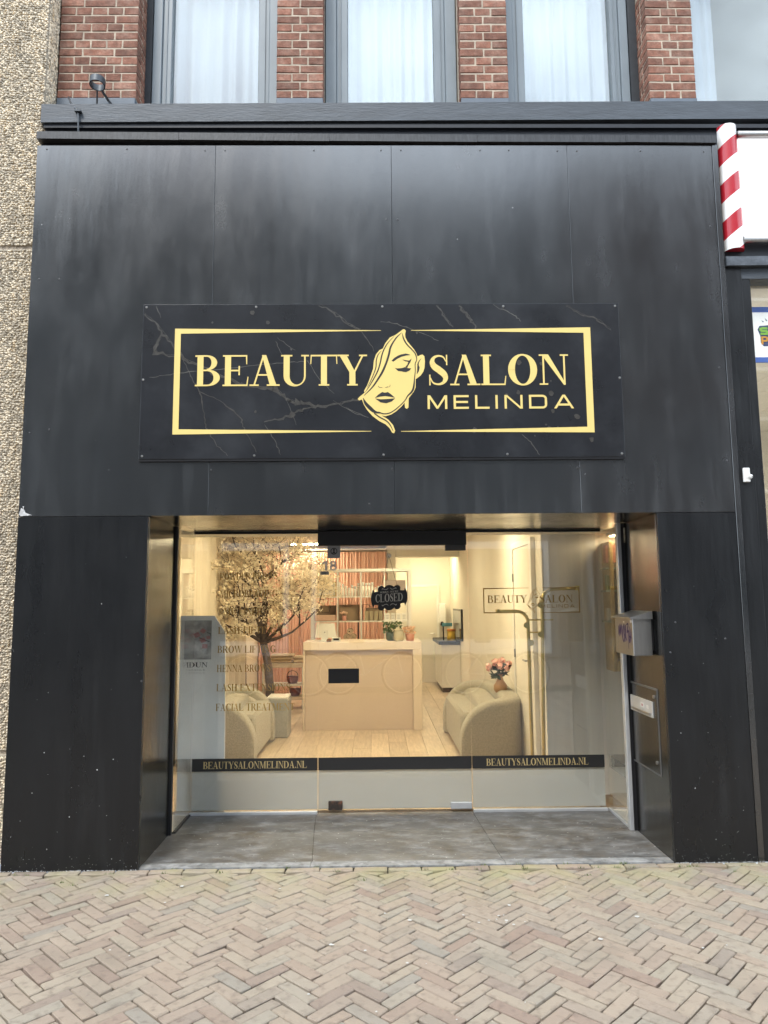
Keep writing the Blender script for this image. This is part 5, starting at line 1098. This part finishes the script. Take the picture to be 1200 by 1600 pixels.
# poster board
pbx = thing('poster_board', 'tall pale grey display board with a cosmetics poster in the left window', 'display board', (-1.3, 1.14, FZ))
MB().prism([(-1.47, FZ), (-1.118, FZ), (-1.132, 1.318), (-1.215, 1.442), (-1.47, 1.445)], 1.125, 1.137).build('board', M('grey_board', (.9, .885, .85), .5, var=.05), pbx)
ps = MB().box(-1.44, -1.236, 1.1225, 1.1245, 1.118, 1.408).build('poster', M('poster_print', (.36, .35, .34), .5, var=.35, vs=14, var2=((.5, .49, .48), 9, .45, .6)), pbx)
b = MB()
for k, (x, z, r) in enumerate(((-1.3, 1.33, .026), (-1.3, 1.26, .03), (-1.285, 1.215, .028), (-1.26, 1.28, .02), (-1.345, 1.3, .03))):
    a = random.uniform(0, 1.5); b.flat([(x + r * math.cos(a + q_ * 1.571), z + r * .8 * math.sin(a + q_ * 1.571)) for q_ in range(4)], 1.1215 - .0002 * k)
b.build('powder_print', M('powder_pink', (.42, .2, .2), .6, var=.2, vs=30), ps)
b = MB(); [b.flat(p, 1.1202) for p in stroke([(-1.33, 1.28), (-1.28, 1.26), (-1.25, 1.25)], [.004, .003, .006])]; [b.flat(p, 1.1201) for p in stroke([(-1.27, 1.32), (-1.24, 1.305)], [.004, .004])]; b.build('brush_print', m_blk, ps)
b = MB(); text(b, 'IDUN', -1.42, 1.06, .036, .16, y=1.1235); b.build('lettering', m_blk, pbx); b = MB(); text(b, 'MINERALS', -1.4, 1.035, .009, .12, SAN, y=1.1235); b.build('lettering', M('grey_type', (.3, .3, .3), .6), pbx)
b = MB(); text(b, 'STOCKHOLM', -1.4, 1.015, .006, .12, SAN, y=1.1235); b.build('lettering', bpy.data.materials['grey_type'], pbx)
# gilt mirror behind the right return pane, its reflection built as shelves and cartons
gc = thing('display_cabinet', 'gilt framed product cabinet behind the right return pane', 'cabinet', (2.05, 1.4, .9))
mg = M('gilt_frame', (.48, .33, .12), .4, .5, var=.35, vs=60, bump=.6, bs=90)
GX0, GX1, GYc = 1.86, 2.24, 1.33
for x in (GX0, 1.955): MB().rbox(x, x + .035, GYc - .03, GYc + .16, .98, 2.0, .006).build('post', mg, gc)
MB().rbox(GX0 + .036, GX1, GYc - .03, GYc + .16, .98, 1.06, .006).build('bottom_rail', mg, gc); MB().box(GX0 + .036, GX1, GYc + .12, GYc + .16, 1.061, 2.0).build('back_panel', M('cabinet_back', (.5, .42, .3), .6, var=.2, vs=6), gc)
for z in (1.36, 1.6, 1.78): MB().box(GX0 - .03, GX1, GYc - .025, GYc + .119, z, z + .012).build('shelf', M('glass_shelf', (.4, .45, .36), .2), gc)
MB().box(GX0 - .02, GX1, GYc - .02, GYc + .05, 1.83, 1.97).build('red_panel', M('terracotta_cloth', (.36, .12, .06), .8, var=.2, vs=20), gc)  # coloured panel for the red reflected in the mirror
for k, (x, z, h, c) in enumerate(((1.84, 1.613, .12, (.2, .22, .1)), (1.92, 1.613, .13, (.55, .45, .3)), (2.01, 1.613, .12, (.6, .5, .4)), (1.84, 1.373, .1, (.55, .5, .4)), (1.925, 1.373, .13, (.25, .16, .08)), (2.02, 1.373, .11, (.6, .55, .45)))):
    b = MB(); b.rbox(x, x + .05, GYc - .02, GYc + .03, z, z + h, .003); b.build('product_carton', M('carton_%d' % k if False else 'carton_tone', c, .6) if k == 0 else M('carton_tone', c, .6), label=['green carton on the upper shelf of the gilt cabinet', 'tan carton on the upper shelf of the gilt cabinet', 'rose carton on the upper shelf of the gilt cabinet', 'cream carton on the lower shelf of the gilt cabinet', 'brown carton on the lower shelf of the gilt cabinet', 'pale carton on the lower shelf of the gilt cabinet'][k], cat='box', loc=(x, GYc, z))
# blossom tree
tr = thing('blossom_tree', 'artificial blossom tree with cream flowers and dark trunk in the salon', 'tree', (-1.28, 4.55, FZ))
rt = random.Random(11); tk, br, bl = MB(), MB(), []
def limb(p, d, ln, r, lvl):
    pts_ = [p]; n = 4; q_ = p.copy(); dd = d.copy()
    for k in range(n):
        dd = (dd + Vector((rt.gauss(0, .13), rt.gauss(0, .13), rt.gauss(.03, .1)))).normalized(); q_ = q_ + dd * ln / n
        q_.x = max(-1.83, q_.x); q_.z = min(2.44, q_.z); pts_.append(q_.copy())
    (tk if lvl == 0 else br).tube(pts_, [r * (1 - .16 * k) for k in range(n + 1)], 7 if lvl < 1 else 4)
    if lvl >= 2:
        for p_ in pts_[1:]:
            for _ in range(3 if lvl == 2 else 5): bl.append(p_ + Vector((rt.gauss(0, .03), rt.gauss(0, .03), rt.gauss(.01, .03))))
    if lvl < 4:
        for k in range([3, 4, 4, 3][lvl]):
            i = rt.randint(2 if lvl < 2 else 1, n); s_ = pts_[i]
            nd = (dd * .75 + Vector((rt.gauss(0, .62), rt.gauss(0, .5), rt.gauss(.12, .38)))).normalized()
            limb(s_, nd, ln * rt.uniform(.55, .8), r * .48, lvl + 1)
base = Vector((-1.28, 4.55, FZ))
pts_ = [base, Vector((-1.27, 4.55, .5)), Vector((-1.3, 4.55, .8)), Vector((-1.36, 4.56, 1.05))]; tk.tube(pts_, [.06, .052, .047, .045], 9)
for d, ln, r in ((Vector((-.08, 0, 1)), .75, .038), (Vector((.75, -.1, .55)), .6, .026), (Vector((-.8, -.1, .55)), .62, .024), (Vector((.45, .1, .85)), .65, .024), (Vector((-.5, 0, .9)), .62, .024), (Vector((.15, -.2, 1)), .8, .026), (Vector((.9, 0, .12)), .5, .024)):
    limb(pts_[-1] - Vector((0, 0, .0)), d.normalized(), ln, r, 1)
for z, dx in ((1.4, .8), (1.6, -.8), (1.75, .5), (1.85, -.6)):
    limb(Vector((-1.38, 4.55, z)), Vector((dx, -.2, .5)).normalized(), .5, .018, 2)
tk.tube([Vector((-1.36, 4.56, 1.03)), Vector((-1.37, 4.56, 1.4)), Vector((-1.34, 4.56, 1.6)), Vector((-1.4, 4.55, 1.9))], [.042, .036, .028, .015], 8)
tk.build('trunk', m_trunk, tr, smooth=True); br.build('branches', m_trunk, tr, smooth=True, kind='stuff')
b = MB()
for p in bl:
    if p.x < -1.9: continue
    for _ in range(2):
        q_ = p + Vector((rt.gauss(0, .012), rt.gauss(0, .012), rt.gauss(0, .012))); d1 = Vector((rt.gauss(0, 1), rt.gauss(0, 1), rt.gauss(0, 1))).normalized() * rt.uniform(.012, .023); d2 = d1.cross(Vector((rt.gauss(0, 1), rt.gauss(0, 1), rt.gauss(0, 1)))).normalized() * rt.uniform(.007, .013)
        b.add([q_ - d1, q_ - d2, q_ + d1, q_ + d2], [(0, 1, 2, 3)])
b.build('blossoms', m_bloss, tr, kind='stuff')

# ================================================================== ACROSS THE STREET (what the glass and paint reflect)
def house(x0, x1, h, mat, cols, lbl):
    Y = -13.2; t = thing('terrace_house', lbl, 'house', ((x0 + x1) / 2, Y, 0), None)
    MB().box(x0, x1 - .01, Y - 6, Y, 0, h).build('wall', mat, t); MB().box(x0 - .05, x1 + .04, Y - 6.1, Y + .25, h, h + .22).build('cornice', m_plastw, t)
    wdt = (x1 - x0) / cols
    for fl_ in range(1, 3):
        for c in range(cols):
            cx = x0 + wdt * (c + .5); f = MB().rbox(cx - .55, cx + .55, Y + .001, Y + .06, 1 + fl_ * 3.1, 2.9 + fl_ * 3.1, .01).build('window', m_plastw, t); MB().box(cx - .47, cx + .47, Y + .061, Y + .065, 1.08 + fl_ * 3.1, 2.82 + fl_ * 3.1).build('pane', M('dark_pane', (.03, .035, .04), .08) if 'dark_pane' not in bpy.data.materials else bpy.data.materials['dark_pane'], f)
    f = MB().rbox(x0 + .3, x1 - .3, Y + .001, Y + .08, .1, 3.1, .01).build('shop_window', m_plastw, t); MB().box(x0 + .45, x1 - .45, Y + .081, Y + .085, .5, 2.9).build('pane', bpy.data.materials['dark_pane'], f)
house(-17, -9.5, 11.4, M('grey_render', (.16, .16, .158), .9, var=.1), 4, 'grey rendered house across the street reflected in the shop glass'); house(-9.5, -2, 12.2, M('grey_brick', (.12, .115, .11), .9, var=.2), 4, 'dark grey brick house across the street reflected in the shop glass')
house(-2, 5, 11.7, M('stone_render', (.17, .172, .172), .9, var=.06), 3, 'stone rendered house across the street reflected in the shop glass'); house(5, 13, 12.6, M('dark_brick', (.12, .095, .085), .9, var=.2), 4, 'dark red house across the street reflected in the shop glass')
def bike(cx, y, lbl, col):
    t = thing('bicycle', lbl, 'bicycle', (cx, y, -.01))
    mf = M('bike_paint', col, .25); mk = M('bike_rubber', (.02, .02, .02), .7) if 'bike_rubber' not in bpy.data.materials else bpy.data.materials['bike_rubber']
    for sx_ in (-.53, .53):
        b = MB(); b.tube([(cx + sx_ + .34 * math.cos(a), y, .34 + .34 * math.sin(a)) for a in np.linspace(0, 2 * math.pi, 29)], .018, 6, cap=False); wv = b.build('wheel', mk, t)
        b = MB(); b.tube([(cx + sx_ + .31 * math.cos(a), y, .34 + .31 * math.sin(a)) for a in np.linspace(0, 2 * math.pi, 29)], .009, 5, cap=False)
        for a in np.linspace(0, 2 * math.pi, 15)[:-1]: b.tube([(cx + sx_, y, .34), (cx + sx_ + .31 * math.cos(a), y, .34 + .31 * math.sin(a))], .002, 3)
        b.build('rim', m_white, wv)
    b = MB()
    for p, q_ in (((-.53, .34), (-.1, .32)), ((-.1, .32), (-.22, .82)), ((-.22, .72), (.38, .78)), ((-.1, .32), (.4, .66)), ((-.53, .34), (-.2, .72)), ((.36, .98), (.53, .34))): b.tube([(cx + p[0], y, p[1]), (cx + q_[0], y, q_[1])], .016, 6)
    b.build('frame', mf, t); MB().tube([(cx + .36, y, .97), (cx + .3, y - .3, 1.02), (cx + .18, y - .3, 1.0)], .012, 6).tube([(cx + .36, y, .97), (cx + .3, y + .3, 1.02), (cx + .18, y + .3, 1.0)], .012, 6).build('handlebar', m_steel, t)
    MB().rbox(cx - .36, cx - .1, y - .08, y + .08, .84, .9, .025).build('saddle', mk, t)
bike(-1.62, -5.6, 'silver bicycle parked behind the viewer, mirrored beside the counter', (.5, .5, .52)); bike(-.08, -5.75, 'grey bicycle parked behind the viewer, mirrored in the door', (.6, .6, .6)); bike(2.0, -5.6, 'white bicycle parked behind the viewer, mirrored in the right pane', (.7, .7, .7))
